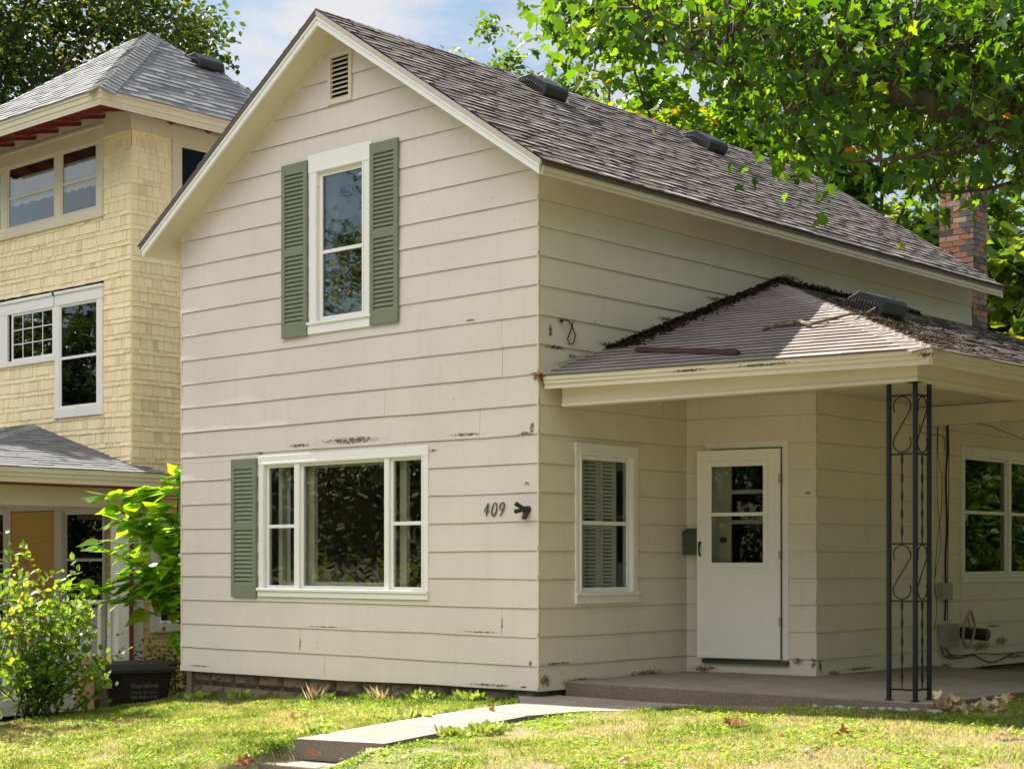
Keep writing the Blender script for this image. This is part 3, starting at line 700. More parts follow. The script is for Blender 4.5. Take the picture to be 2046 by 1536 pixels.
for r in range(2):
    for i in range(16): mb.box(1.355, 1.372, 2.7+i*.42+(.2 if r else 0), 3.1+i*.42+(.2 if r else 0), -.24-r*.21, -.04-r*.21, rg.random())
mb.build('foundation', M['stone'], house)
mw = 6.73-2.52
wing_w = window(WG, house, *WW, [(WW[0]+.06, mw-.03, 1.735), (mw+.03, WW[1]-.06, 1.735)], cw=(.06, .06, .09, .075), fr=.035, mat='trimwold', sash='trimwold', label='wide double window behind the iron porch post', head=1)
mb = MB()
for i in range(56):
    z = 1.04+i*.0245
    mb.obox(WG, WW[0]+.07, WW[1]-.07, z, z+.003, -.115, -.092)
mb.build('window_blind', plain('dusty_window_blind', (.13, .125, .10), .8), wing_w)
# inner door, frame and the storm door standing slightly ajar
mb = MB()
mb.obox(WD, .226, .29, .215, 2.373, -.01, .018); mb.obox(WD, 1.055, 1.12, .215, 2.373, -.01, .018); mb.obox(WD, .29, 1.055, 2.31, 2.373, -.01, .0175)
mb.obox(WD, .275, .29, .215, 2.31, -.14, -.01); mb.obox(WD, 1.055, 1.07, .215, 2.31, -.14, -.01); mb.obox(WD, .29, 1.055, 2.31, 2.325, -.14, -.01)
mb.build('door_frame', M['trimwold'], house, bevel=.003)
mb = MB(); mb.obox(WD, .20, 1.125, .165, .205, -.05, .05); mb.build('door_sill', plain('dark_green_sill', (.06, .075, .065), .6), house)
mb = MB()
for a, b, c, d in ((.29, .46, .22, 2.31), (.93, 1.055, .22, 2.31), (.46, .93, .22, 1.05), (.46, .93, 2.2, 2.31), (.46, .93, 1.56, 1.60), (.46, .93, 1.86, 1.90)): mb.obox(WD, a, b, c, d, -.12, -.08)
idoor = mb.build('inner_door', M['trimc'], house)
mb = MB()
for c, d in ((1.05, 1.56), (1.60, 1.86), (1.90, 2.2)): mb.obox(WD, .46, .93, c, d, -.102, -.098)
mb.build('pane', M['glassd'], idoor)
mb = MB(); mb.tube([A0+DU*.385+Zv*1.40+DN*-.08, A0+DU*.385+Zv*1.40+DN*-.03], .028, 12); mb.build('knob', M['blackmetal'], idoor)
ang = R(4.2); DU2 = V(DU[0]*math.cos(ang)-DU[1]*math.sin(ang), DU[0]*math.sin(ang)+DU[1]*math.cos(ang), 0)
hp = A0+DU*1.046+DN*.028; WD2 = (hp, DU2, V(DU2[1], -DU2[0], 0)); w0 = -.872
mb = MB(); e0, e1 = .0, .032
GX0, GX1, GZ0, GZ1 = -.735, -.15, 1.15, 2.15
for a, b, c, d in ((w0, GX0, .222, 2.292), (GX1, 0, .222, 2.292), (GX0, GX1, .222, GZ0), (GX0, GX1, GZ1, 2.292)): mb.obox(WD2, a, b, c, d, e0, e1)
mb.obox(WD2, w0, 0, .222, .275, e1, e1+.004)
sd = mb.build('storm_door', M['door'], house)
mb = MB(); f = .022
for a, b, c, d in ((GX0-.03, GX0+f, GZ0-.03, GZ1+.03), (GX1-f, GX1+.03, GZ0-.03, GZ1+.03), (GX0+f, GX1-f, GZ0-.03, GZ0+f), (GX0+f, GX1-f, GZ1-f, GZ1+.03)): mb.obox(WD2, a, b, c, d, e1, e1+.008)
mb.obox(WD2, GX0+f, GX1-f, 1.635, 1.67, e1-.006, e1+.006); mb.build('glazing_bead', M['door'], sd, bevel=.002)
mb = MB(); mb.obox(WD2, GX0, GX1, GZ0, 1.64, .014, .018); mb.build('pane', M['glass'], sd)
mb = MB(); mb.obox(WD2, GX0, GX1, 1.66, GZ1, .020, .024); mb.build('pane', M['glass'], sd)
P, U, N = WD2
mb = MB(); mb.tube([P+U*(w0+.035)+Zv*z+N*n for z, n in ((1.24, .034), (1.26, .06), (1.30, .07), (1.345, .068), (1.37, .05), (1.375, .034))], [.009, .009, .010, .012, .014, .012], 8); mb.build('handle', M['black'], sd)
for z in (.55, 1.2, 1.95): mb = MB(); mb.obox(WD2, -.012, .012, z, z+.09, e1, e1+.008); mb.build('hinge', M['grey'], sd)
# porch floor
mb = MB(); g = MB()
slab(g, [(.03, .345, .072), (3.72, .44, .072), (3.72, 4.1, .072), (1.37, 4.78, .072), (1.37, 2.50, .072), (.03, 2.28, .072)], .45)
g.build('porch_floor', M['slab'], house, bevel=.012)
# porch beam, ceiling
bx1 = 3.60
mb = MB(); P0 = V(.14, .17, 0); P1 = V(bx1, .40, 0); BU = unit(P1-P0); WB = (P0, BU, V(BU[1], -BU[0], 0)); Lb = float(np.linalg.norm(P1-P0))
g = lambda u, z, n: P0+BU*u+Zv*z+V(BU[1], -BU[0], 0)*n
mb.obox(WB, 0, Lb, 2.632, 2.82, -.12, 0); mb.obox(WB, -.0, Lb+.008, 2.60, 2.632, -.13, .008)
WB2 = (V(bx1, .40, 0), V(0, 1, 0), V(1, 0, 0))
mb.obox(WB2, 0.002, 9.1, 2.632, 2.82, -.12, 0); mb.obox(WB2, 0.002, 9.1, 2.60, 2.632, -.13, .008)
mb.box(1.39, bx1-.12, 4.55, 4.69, 2.62, 2.815)
mb.build('porch_beam', M['trimc'], house, bevel=.003)
mb = MB(); slab(mb, [(.02, .1, 2.835), (3.7, .33, 2.835), (3.7, 9.4, 2.835), (.02, 9.4, 2.835)], .012); mb.build('porch_ceiling', M['trimc'], house)
# porch roof
EA, EB, EP = V(.0, .02, 2.88), V(3.8, .25, 2.828), V(0, 3.9, 4.23)
mb = MB(); U1 = unit(EB-EA); n1 = unit(np.cross(EB-EA, EP-EA)); n1 = n1 if n1[2] > 0 else -n1; V1 = np.cross(n1, U1); V1 = V1 if V1[2] > 0 else -V1
Lh = float(np.linalg.norm(EB-EA)); uP, vP = float(np.dot(EP-EA, U1)), float(np.dot(EP-EA, V1))
shingles(mb, EA, U1, V1, vP, lambda v: uP*v/vP, lambda v: Lh+(uP-Lh)*v/vP, expo=.135, t=.011, tw=(.30, .31), lam=1.0, hi=(.4, .9), seed=21, gap=.002)
EC = V(3.8, 9.5, 2.828); V2 = unit(V(-3.8, 0, 1.402)); n2 = unit(np.cross(V(0, 1, 0), V2)); n2 = n2 if n2[2] > 0 else -n2; L2 = float(math.hypot(3.8, 1.402))
shingles(mb, EB, V(0, 1, 0), V2, L2, lambda v: 3.65*v/L2, lambda v: 9.25, expo=.135, t=.009, tw=(.10, .3), lam=.6, hi=(.2, .9), lo=(0, .3), seed=22)
caps(mb, EB, EP, n1, n2, w=.16, step=.12, t=.008, tint=(.4, .9))
slab(mb, [EA-n1*.004, EB-n1*.004, EP-n1*.004], .02); slab(mb, [EB-n2*.004, EC-n2*.004, V(0, 9.5, 4.23)-n2*.004, EP-n2*.004], .02)
proof = mb.build('porch_roof', M['proof'], house)
pv = onX(1722, 640, .75)
S2 = -V2
def onplane(px, py, p0, n):
    d = V(*ray(px, py)); c = V(*CAM); return c+d*(np.dot(p0-c, n)/np.dot(d, n))
q = onplane(1790, 640, EB, n2)
roof_vent(q-S2*.46-V(0, .40, 0), S2, (0, 1, 0), proof, L=.52, Wd=.46, H=.19)
# porch fascia: pale metal edge above two-step wooden boards
mb = MB(); md = MB(); O1 = V(BU[1], -BU[0], 0); fu = unit(V(3.8, .23, 0)); fn = V(fu[1], -fu[0], 0)
def fboard(m_, a, b, zt0, zt1, h, n, th, off):
    a, b = V(*a), V(*b); 
    for (p, q_) in ((a, b),):
        c = [p+Zv*(zt0-h)+n*(off-th), q_+Zv*(zt1-h)+n*(off-th), q_+Zv*(zt1-h)+n*off, p+Zv*(zt0-h)+n*off, p+Zv*zt0+n*(off-th), q_+Zv*zt1+n*(off-th), q_+Zv*zt1+n*off, p+Zv*zt0+n*off]
        m_.hexa(c)
a, b = (.04, .02, 0), (3.8, .25, 0); a2, b2 = (3.8, .25, 0), (3.8, 9.5, 0); nx = V(1, 0, 0)
fboard(md, a, b, 2.880, 2.827, .040, fn, .03, .008); fboard(md, a2, b2, 2.827, 2.827, .040, nx, .03, .008)
fboard(mb, a, b, 2.840, 2.787, .036, fn, .03, -.004); fboard(mb, a2, b2, 2.787, 2.787, .036, nx, .03, -.004)
fboard(mb, a, b, 2.804, 2.751, .045, fn, .03, -.018); fboard(mb, a2, b2, 2.751, 2.751, .045, nx, .03, -.018)
md.build('drip_edge', M['trimc'], house); mb.build('fascia', M['trimc'], house)
mb = MB(); slab(mb, [(.03, .06, 2.79), (3.76, .29, 2.755), (3.76, 9.45, 2.755), (3.56, 9.45, 2.755), (3.56, .42, 2.755), (.03, .22, 2.79)], .01); mb.build('soffit', M['trimc'], house)
# step flashing at the house corner
mb = MB(); fl = onX(1205, 700); mb.face([(.012, .06, 2.89), (.012, float(fl[1]), float(fl[2])-.03), (.012, float(fl[1]), float(fl[2])+.02), (.012, .06, 2.96)]); mb.face([(.012, .06, 2.905), (.07, .08, 2.905), (.07, float(fl[1]), float(fl[2])-.01), (.012, float(fl[1]), float(fl[2])-.01)])
mb.build('flashing', M['dripw'], house)
# ---- wrought-iron corner post
post = MB(); t1, t2, t3 = V(3.545, .47, 0), V(3.313, .47, 0), V(3.545, .70, 0); r = .016
for q in (t1, t2, t3): post.box(q[0]-r, q[0]+r, q[1]-r, q[1]+r, .045, 2.602)
pr = post.build('porch_post', M['iron'], house, bevel=.003)
pr['label'] = 'dark wrought-iron corner post with scrolls and twisted bars'
zs = [float(onY(1800, y_, .47)[2]) for y_ in (1377, 1200, 1086, 907, 790)]
for a, b in ((t1, t2), (t1, t3)):
    for z in zs: bars = MB(); bars.beam(a+Zv*z, b+Zv*z, .012, .014); bars.build('crossbar', M['iron'], pr)
def scroll(a, b, z0, z1, mir):
    d = unit(b-a); w_ = np.linalg.norm(b-a)-2*r; c = (a+b)/2; rad = w_*.40; pts = []
    sx = -1 if mir else 1
    up = arc(0, 0, rad, rad, -30, 200, 16); 
    for x, y in up: pts.append((x*sx*.95, z1-.01-rad+y))
    lo = arc(0, 0, rad*.98, rad*.98, 20, -210, 16)
    for x, y in lo: pts.append((x*sx, z0+.012+rad+y))
    mb = MB(); mb.tube([c+d*x+Zv*z for x, z in pts], .0055, 6); return mb.build('scroll', M['iron'], pr)
def twist(c, z0, z1):
    mb = MB(); k = 60; vs = []
    for i in range(k+1):
        z = z0+(z1-z0)*i/k; a = i/k*(z1-z0)*22; h = .011
        for q in range(4):
            vs.append((c[0]+h*math.cos(a+q*math.pi/2)*(1 if q % 2 else .5), c[1]+h*math.sin(a+q*math.pi/2)*(1 if q % 2 else .5), z))
    mb.raw(vs, [(i*4+q, i*4+(q+1) % 4, (i+1)*4+(q+1) % 4, (i+1)*4+q) for i in range(k) for q in range(4)]); return mb.build('twisted_bar', M['iron'], pr)
for a, b, mir in ((t1, t2, False), (t1, t3, True)):
    scroll(a, b, zs[3], zs[4], mir); scroll(a, b, zs[1], zs[2], mir)
    twist((a+b)/2, zs[0], zs[1]); twist((a+b)/2, zs[2], zs[3])
for q in (t1, t2, t3): mb = MB(); mb.box(q[0]-.03, q[0]+.03, q[1]-.03, q[1]+.03, .072, .078); mb.build('base_plate', M['iron'], pr)
# ---- chimney of real bricks behind the rear of the house
cc = at(1945, 560, 22.0); ch = MB(); bk = MB(); cx1, cy0 = float(cc[0]), float(cc[1]); wx, wy = .50, .42
bk.box(cx1-wx+.012, cx1-.012, cy0+.012, cy0+wy-.012, 0, 6.28)
mort = bk.build('chimney', M['mortar'], house); mort['label'] = 'tall weathered brick chimney'
rg = random.Random(9)
for i in range(80):
    z = 6.27-(i+1)*.078
    if z < .1: break
    o = .1 if i % 2 else 0
    for (P, U, N, L_) in ((V(cx1-wx, cy0, 0), V(1, 0, 0), V(0, -1, 0), wx), (V(cx1, cy0, 0), V(0, 1, 0), V(1, 0, 0), wy)):
        u = -o
        while u < L_-.01:
            a, b = max(u, 0), min(u+.195, L_)
            if b-a > .03:
                j = rg.uniform(-.003, .004); ch.obox((P, U, N), a+.003, b-.003, z, z+.066, -.03, j, rg.random()**.8 if N[1] < 0 else rg.random()*.5)  # right face tinted darker than the front, shading put into the brick colour
            u += .205
ch.build('brick_face', M['brick'], mort, bevel=0)
mb = MB(); mb.box(cx1-wx-.02, cx1+.02, cy0-.02, cy0+wy+.02, 6.27, 6.33); mb.build('cap', M['mortar'], mort)
mb = MB(); mb.tube([(cx1-wx/2, cy0+wy/2, 6.3), (cx1-wx/2, cy0+wy/2, 6.55)], .09, 14); mb.tube([(cx1-wx/2, cy0+wy/2, 6.55), (cx1-wx/2, cy0+wy/2, 6.58)], [.14, .02], 14); mb.build('flue', M['dripw'], mort)
# ---------------------------------------------------------------- things fixed to the house
mbx = MB(); q0 = A0+DU*.0
mbx.obox(WD, .002, .19, 1.25, 1.47, .012, .10); pass
P, U, N = WD; gg = lambda u, z, n: P+U*u+Zv*z+N*n
mbx.hexa([gg(.0, 1.47, .008), gg(.196, 1.47, .008), gg(.196, 1.47, .112), gg(.0, 1.47, .112), gg(.0, 1.52, .008), gg(.196, 1.52, .008), gg(.196, 1.475, .112), gg(.0, 1.475, .112)])
o = mbx.build('mailbox', M['mailbox'], None, origin=A0+DU*.15+Zv*1.25, bevel=.003); tag(o, 'dark olive metal mailbox on the wall left of the porch door', 'mailbox')
def ubox(px0, py0, px1, py1, dep, name, label, ribs=0, lid=.008):
    a = onX(px0, py0, 1.40); b = onX(px1, py1, 1.40); y0, y1, z1, z0 = a[1], b[1], a[2], b[2]
    mb = MB(); mb.box(1.402, 1.40+dep, y0, y1, z0, z1); mb.box(1.40+dep, 1.40+dep+lid, y0-.005, y1+.005, z0-.005, z1+.005)
    for i in range(ribs):
        y = y0+.03+(y1-y0-.06)*i/(ribs-1); mb.box(1.40+dep+lid, 1.40+dep+lid+.004, y-.004, y+.004, z0+.06, z1-.05)
    o = mb.build(name, M['grey'], None, origin=(1.40, y0, z0), bevel=.006); tag(o, label, 'utility box'); return o
ubox(1874, 1246, 1899, 1290, .10, 'utility_box', 'larger grey ribbed utility box low on the wall behind the post', 7)
ubox(1872, 1165, 1890, 1196, .07, 'utility_box', 'small plain grey utility box above the ribbed one', 0)
def cable(pts, r, label, mat='cable', name='cable', cat='cable', x=1.43):
    P_ = []
    for p in pts:
        q = onX(p[0], p[1], p[2] if len(p) > 2 else x); P_.append(q)
    # smooth
    Q = []
    for i in range(len(P_)-1):
        p0 = P_[max(i-1, 0)]; p1 = P_[i]; p2 = P_[i+1]; p3 = P_[min(i+2, len(P_)-1)]
        for s in np.linspace(0, 1, 7, endpoint=(i == len(P_)-2)):
            Q.append(.5*((2*p1)+(-p0+p2)*s+(2*p0-5*p1+4*p2-p3)*s*s+(-p0+3*p1-3*p2+p3)*s**3))
    mb = MB(); mb.tube(Q, r, 6); o = mb.build(name, M[mat], None, origin=P_[0]); tag(o, label, cat); return o
cable([(1892, 845), (1893, 900), (1890, 960), (1892, 1050), (1889, 1120), (1890, 1180), (1888, 1240)], .011, 'thick black service cable running down to the ribbed utility box')
cable([(1895, 845), (1896, 950), (1894, 1100), (1893, 1242)], .005, 'thin black cable strapped beside the thick service cable')
cable([(1875, 845), (1874, 905), (1882, 960), (1880, 1030), (1873, 1080), (1868, 1160), (1872, 1215), (1866, 1260)], .0035, 'thin brown wire wandering down the wall left of the thick cable')
cable([(1873, 845), (1872, 920), (1873, 1000), (1880, 1090), (1870, 1140), (1867, 1185)], .003, 'thinner straight wire nearest the iron post')
cable([(1838, 848), (1838, 862), (1860, 868), (1885, 872), (1888, 900)], .004, 'short bent wire under the porch cross beam')
cable([(1880, 1292), (1886, 1308), (1900, 1314), (1925, 1312), (1945, 1308), (1965, 1318), (1985, 1322), (2010, 1312), (2030, 1303), (2060, 1302)], .007, 'sagging black cable looping along the foot of the wing wall')
cable([(1890, 1292), (1897, 1306), (1920, 1309), (1960, 1305), (2000, 1306), (2060, 1300)], .006, 'straighter black cable along the foot of the wing wall')
cable([(1930, 845), (1975, 850), (2010, 864), (2060, 882)], .004, 'thin drooping wire from the cross beam over the double window', x=1.6)
# drain pipe stub with the loop of hose around it
q = onX(1922, 1263, 1.40); mb = MB(); mb.tube([q+V(-.02, 0, 0), q+V(.30, .02, -.02)], .068, 14); o = mb.build('pipe_stub', M['blackmetal'], None, origin=q); tag(o, 'black pipe stub sticking out of the wall right of the ribbed box', 'pipe')
q = onX(1936, 1256, 1.62); mb = MB(); pts = []
for i in range(25):
    a = 2*math.pi*i/24; y = .13*math.sin(a); z = -.20*math.cos(a); 
    if z > 0: y *= (1-(z/.20)**2*.75)
    pts.append(q+V(-.02*math.cos(a), y, z-.0))
mb.tube(pts, .016, 8); mb.tube([q+V(0, -.02, .14), q+V(0, 0, .06), q+V(0, .05, .0)], .011, 6); o = mb.build('hose', M['hose'], None, origin=q); tag(o, 'tan pear-shaped loop of stiff hose hung on the pipe stub', 'hose')
# wire loop high on the side wall
mb = MB(); P_ = [onX(a, b, .03) for a, b in ((1122, 640), (1135, 640), (1143, 652), (1150, 670), (1146, 686), (1138, 688), (1134, 678), (1142, 655), (1145, 642))]
mb.tube(P_, .006, 6); mb.tube([onX(1122, 641, -.0), onX(1122, 641, .05)], .018, 8); o = mb.build('wire_loop', M['cable'], None, origin=P_[0]); tag(o, 'loop of old black wire on the side wall above the porch roof', 'wire')
# fallen strip and branch on the porch roof
mb = MB(); a = onplane(1272, 705, EA, n1)+n1*.03; b = onplane(1476, 711, EA, n1)+n1*.03; mb.beam(a, b, .05, .02, up=n1); mb.beam(a+n1*.012, b+n1*.012, .008, .03, up=n1); o = mb.build('metal_strip', plain('brown_metal_strip', (.09, .05, .04), .5), None, origin=a); tag(o, 'brown metal strip lying on the shaded porch roof', 'metal strip')
mb = MB(); bp = [onplane(x_, y_, EA, n1)+n1*h for x_, y_, h in ((1524, 664, .03), (1555, 658, .04), (1600, 653, .045), (1618, 657, .04), (1632, 656, .05), (1665, 646, .045), (1700, 641, .06))]
bp += [onplane(x_, y_, EB, n2)+n2*h for x_, y_, h in ((1728, 637, .05), (1758, 624, .10), (1790, 614, .16))]
mb.tube(bp, [.018, .020, .022, .020, .015, .013, .012, .010, .008, .005], 7)
mb.tube([bp[3], bp[3]+n1*.02+V(.05, .1, .02), bp[3]+V(.1, .2, .03)], [.012, .008, .003], 5)
o = mb.build('fallen_branch', M['twig'], None, origin=bp[0]); tag(o, 'crooked dead branch lying across the hip of the porch roof', 'branch')
# hooks under the beam
for i, (hx, hy) in enumerate(((1340, 800), (1548, 788))):
    s_ = (hx-1122)/(1828-1122); q = P0+BU*(s_*Lb)+Zv*2.60; mb = MB(); mb.tube([q, q-Zv*.02], .003, 5); mb.tube([q-Zv*.038+V(.016*math.cos(a), 0, .016*math.sin(a)) for a in np.linspace(1.57, 7.5, 12)], .003, 5)
    mb.build('hook', M['grey'], house)
# ---------------------------------------------------------------- the yellow house next door
NY = 1.30; NX = -8.15
nb = empty('neighbour_house', (NX, NY, -.9), 'yellow shingle-clad house with a hipped grey roof and a front porch', 'house')
WNF = (V(NX, NY, 0), V(-1, 0, 0), V(0, -1, 0)); WNS = (V(NX, NY, 0), V(0, 1, 0), V(1, 0, 0)); NL = 4.0
nu = lambda px, py: float(NX-onY(px, py, NY)[0])
nz_ = lambda px, py: float(onY(px, py, NY)[2])
def shakes(mb, W, u0, u1, z0, z1, opens, seed, hole=None, sag=0.0):
    P, U, N = W; rg = random.Random(seed); z = z0; i = 0
    while z < z1:
        e = (.138, .064)[i % 2]; zt = min(z+e, z1)
        cuts = [(u0, u1)]
        for o in opens:
            if o[2] < z+e*.5 < o[3]:
                ns = []
                for a, b in cuts:
                    if o[1] <= a or o[0] >= b: ns.append((a, b)); continue
                    if o[0] > a: ns.append((a, o[0]))
                    if o[1] < b: ns.append((o[1], b))
                cuts = ns
        for a, b in cuts:
            u = a; wave = 0
            while u < b-.004:
                w_ = rg.uniform(.07, .15) if i % 2 == 0 else rg.uniform(.09, .20); u2 = min(u+w_, b)
                if b-u2 < .03: u2 = b
                um = (u+u2)/2
                if hole and hole(um, z+e/2): u = u2; continue
                dz = float(vnoise(um*.8+seed, z*2)-.5)*.028+rg.uniform(-.004, .004); th = rg.uniform(.012, .019); cu = rg.uniform(0, .006)*(rg.random() < .4)
                g = lambda uu, zz, nn: P+U*uu+Zv*zz+N*nn
                gp = rg.uniform(.0015, .004); tl = rg.uniform(-.004, .004)
                c = [g(u+gp, z+dz+tl, -.004), g(u2-gp, z+dz-tl, -.004), g(u2-gp, z+dz-tl, th+cu), g(u+gp, z+dz+tl, th), g(u+gp, zt+.03, -.004), g(u2-gp, zt+.03, -.004), g(u2-gp, zt+.03, .002), g(u+gp, zt+.03, .002)]
                mb.raw(c, [(0, 1, 2, 3), (3, 2, 6, 7), (0, 3, 7, 4), (1, 5, 6, 2)], min(1, max(0, rg.gauss(.6, .13))))
                u = u2
        z = zt; i += 1
# openings on the front: upper trio, middle pair with small leaded sash
uR = nu(208, 250); UWn = (uR, 4.0, nz_(130, 452), nz_(205, 252))
mid_r = nu(208, 575); mR = (mid_r, nu(113, 830), nz_(160, 832), nz_(207, 570)); mL = (nu(113, 700), 4.0, nz_(60, 728), mR[3])
# porch roof line on the wall: from the peak down to the corner
pk = (nu(68, 849), nz_(68, 849)); pc = (0.0, nz_(262, 922))
def under(u, z): return z < pc[1]+(pk[1]-pc[1])*min(u/pk[0], 1)-.16
mb = MB(); shakes(mb, WNF, 0, NL, 2.35, 6.98, [UWn, mR, mL], 31, hole=under)
shakes(mb, WNS, 0, 6.5, 2.35, 6.98, [(.63, 1.8, 5.2, 6.97)], 32)
nwall = mb.build('wall', M['shake'], nb)
mb = MB(); mb.box(NX-NL, NX-.25, NY+.25, NY+6.5, 2.3, 7.0); mb.box(NX-NL, NX, NY+.0, NY+.008, 6.6, 7.0)
mb.build('wall_core', M['under'], nb)
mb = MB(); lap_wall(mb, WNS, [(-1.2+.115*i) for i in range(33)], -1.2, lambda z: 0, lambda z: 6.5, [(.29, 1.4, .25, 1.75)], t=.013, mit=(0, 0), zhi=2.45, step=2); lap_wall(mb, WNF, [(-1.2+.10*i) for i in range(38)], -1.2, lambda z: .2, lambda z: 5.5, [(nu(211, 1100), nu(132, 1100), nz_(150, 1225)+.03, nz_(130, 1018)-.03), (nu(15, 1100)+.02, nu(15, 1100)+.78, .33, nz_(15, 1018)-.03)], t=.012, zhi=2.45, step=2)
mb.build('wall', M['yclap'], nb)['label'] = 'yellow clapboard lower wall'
mb = MB(); mb.box(NX-5.5, NX-.25, NY+.25, NY+6.5, -1.2, 2.4); mb.build('wall_core', M['under'], nb)
# corner boards
mb = MB(); mb.box(NX-.20, NX+.02, NY-.02, NY+.0, -1.0, 2.3); mb.box(NX+.0, NX+.022, NY-.02, NY+.17, -1.0, 2.4); mb.build('corner_board', M['ngrey'], nb)
def nwin(W, u0, u1, z0, z1, units, label, mat='ntrim', sash='ntrim', glass='glass', cw=(.11, .11, .16, .11), back='black', **k):
    w_ = window(W, nb, u0, u1, z0, z1, units, cw=cw, mat=mat, sash=sash, glass=glass, din=.0, label=label, head=1, **k)
    P, U, N = W
    mb = MB(); mb.obox(W, u0+.02, u1-.02, z0+.02, z1-.02, -.5, -.48); 
    return w_
def nwin2(W, u0, u1, z0, z1, panes, cw, label, mat, sash, glass='glass', curtain=None, cz=.5, lead=None, bk='wallin'):
    """window standing 3 cm proud of the wall with a shallow lit recess behind the glass"""
    P, U, N = W; mb = MB(); l, r, t_, b_ = cw
    mb.obox(W, u0, u0+l, z0+b_, z1-t_, 0, .035); mb.obox(W, u1-r, u1, z0+b_, z1-t_, 0, .035); mb.obox(W, u0-.01, u1+.01, z1-t_, z1, 0, .04); mb.obox(W, u0-.01, u1+.01, z0, z0+b_, 0, .045); mb.obox(W, u0-.03, u1+.03, z1-.02, z1+.02, 0, .06)
    for i in range(len(panes)-1): mb.obox(W, panes[i][1], panes[i+1][0], z0+b_, z1-t_, 0, .034)
    root = mb.build('window', M[mat], nb, bevel=.003); root['label'] = label
    for a, b, mz in panes:
        c, d = z0+b_, z1-t_; s = MB(); f = .032
        s.obox(W, a, a+f, c, d, .004, .022); s.obox(W, b-f, b, c, d, .004, .022); s.obox(W, a+f, b-f, c, c+f, .004, .022); s.obox(W, a+f, b-f, d-f, d, .004, .022)
        if mz: s.obox(W, a+f, b-f, mz-.018, mz+.018, .004, .025)
        if lead:
            for i in range(1, 4): s.obox(W, a+f+(b-a-2*f)*i/4-.006, a+f+(b-a-2*f)*i/4+.006, c+f, d-f, .012, .018)
            for i in range(1, 3): s.obox(W, a+f, b-f, c+f+(d-c-2*f)*i/3-.006, c+f+(d-c-2*f)*i/3+.006, .0125, .0185)
        s.build('sash', M[sash], root)
        g = MB(); g.obox(W, a+f*.5, b-f*.5, c+f*.5, d-f*.5, .009, .011); g.build('pane', M[glass], root)
        if curtain:
            zc0 = c+(d-c)*cz; q = MB(); k = 30; pr = None
            for i in range(k+1):
                u = a+(b-a)*i/k; nn = -.03+.012*math.sin(i*1.9)
                cc_ = (P+U*u+Zv*(zc0+.01*math.sin(i*.9))+N*nn, P+U*u+Zv*(d)+N*nn)
                if pr: q.face([pr[0], cc_[0], cc_[1], pr[1]], .5, True)
                pr = cc_
            q.build('curtain', M['lace'], root)
    return root
M['voidn'] = plain('dark_room', (.03, .03, .032), .9, .1)
def recess(W, u0, u1, z0, z1, d=.4):
    mb = MB(); e = .002
    mb.obox(W, u0, u1, z0, z1, -d, -d+.01); mb.obox(W, u0-.01, u0, z0, z1, -d, 0); mb.obox(W, u1, u1+.01, z0, z1, -d, 0); mb.obox(W, u0, u1, z0-.01, z0, -d, 0); mb.obox(W, u0, u1, z1, z1+.01, -d, 0)
    mb.build('room', M['voidn'], nb)
cwU = (.09, .0, .19, .12)
p_ = [(nu(197, 300), nu(125, 300)), (nu(113, 300), nu(18, 300)), (nu(6, 300), nu(6, 300)+.75)]
nwin2(WNF, UWn[0], p_[2][1]+.1, UWn[2], UWn[3], [(a+.0, b, float(nz_(160, 362))) for a, b in p_], (p_[0][0]-UWn[0], .1, .20, .13), 'row of three cream double-hung windows under the eaves', 'ntrim', 'ntrim', 'glass', curtain=True, cz=.38)
nwin2(WNF, mR[0], mR[1], mR[2], mR[3], [(nu(198, 650), nu(122, 650), nz_(160, 712))], (nu(198, 650)-mR[0], mR[1]-nu(122, 650), .17, .13), 'tall white double-hung window of the middle storey', 'trimwold', 'trimwold', 'glassd')
nwin2(WNF, mR[1]+.001, nu(0, 650)+.3, mL[2], mR[3], [(nu(110, 650), nu(26, 650), None)], (.02, .55, .17, .07), 'small white leaded window of twelve panes', 'trimwold', 'trimw', 'glassd', lead=1)
nwin2(WNS, .63, 1.8, 5.2, 6.97, [(.76, 1.68, 6.04)], (.13, .12, .22, .1), 'cream side window half hidden by the next roof', 'ntrim', 'ntrim', 'glassd')
nwin2(WNS, .29, 1.4, .25, 1.75, [(.42, 1.27, .98)], (.13, .13, .12, .12), 'dark side window of the lower storey', 'ngrey', 'trimw', 'glassd')
# ground floor behind the porch: ochre panel, window, pilasters
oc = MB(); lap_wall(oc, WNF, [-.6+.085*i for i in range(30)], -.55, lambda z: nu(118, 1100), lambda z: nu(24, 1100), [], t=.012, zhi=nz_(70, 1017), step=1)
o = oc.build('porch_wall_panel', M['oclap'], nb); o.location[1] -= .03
g0 = MB(); g0.obox(WNF, .15, 5, nz_(130, 1018), 2.36, 0, .05); g0.obox(WNF, nu(130, 1100), nu(115, 1100), -.6, nz_(130, 1018), 0, .05); g0.obox(WNF, nu(27, 1100), nu(15, 1100), -.6, nz_(130, 1018), 0, .05); g0.obox(WNF, nu(15, 1100), 5.3, -.6, .3, 0, .03); g0.obox(WNF, nu(213, 1100), nu(130, 1100), -.6, nz_(150, 1225), 0, .028)
g0.build('pilaster', M['ngrey'], nb)
nwin2(WNF, nu(213, 1100), nu(130, 1100), nz_(150, 1225), nz_(130, 1018), [(nu(210, 1100), nu(133, 1100), nz_(170, 1118))], (.03, .03, .04, .05), 'dim double-hung window behind the porch railing', 'ngrey', 'ngrey', 'glassd')
nwin2(WNF, nu(15, 1100), nu(15, 1100)+.8, .3, nz_(15, 1018), [(nu(15, 1100)+.05, nu(15, 1100)+.75, nz_(10, 1118))], (.04, .04, .04, .05), 'dim window at the left end of the porch', 'ngrey', 'ngrey', 'glassd')
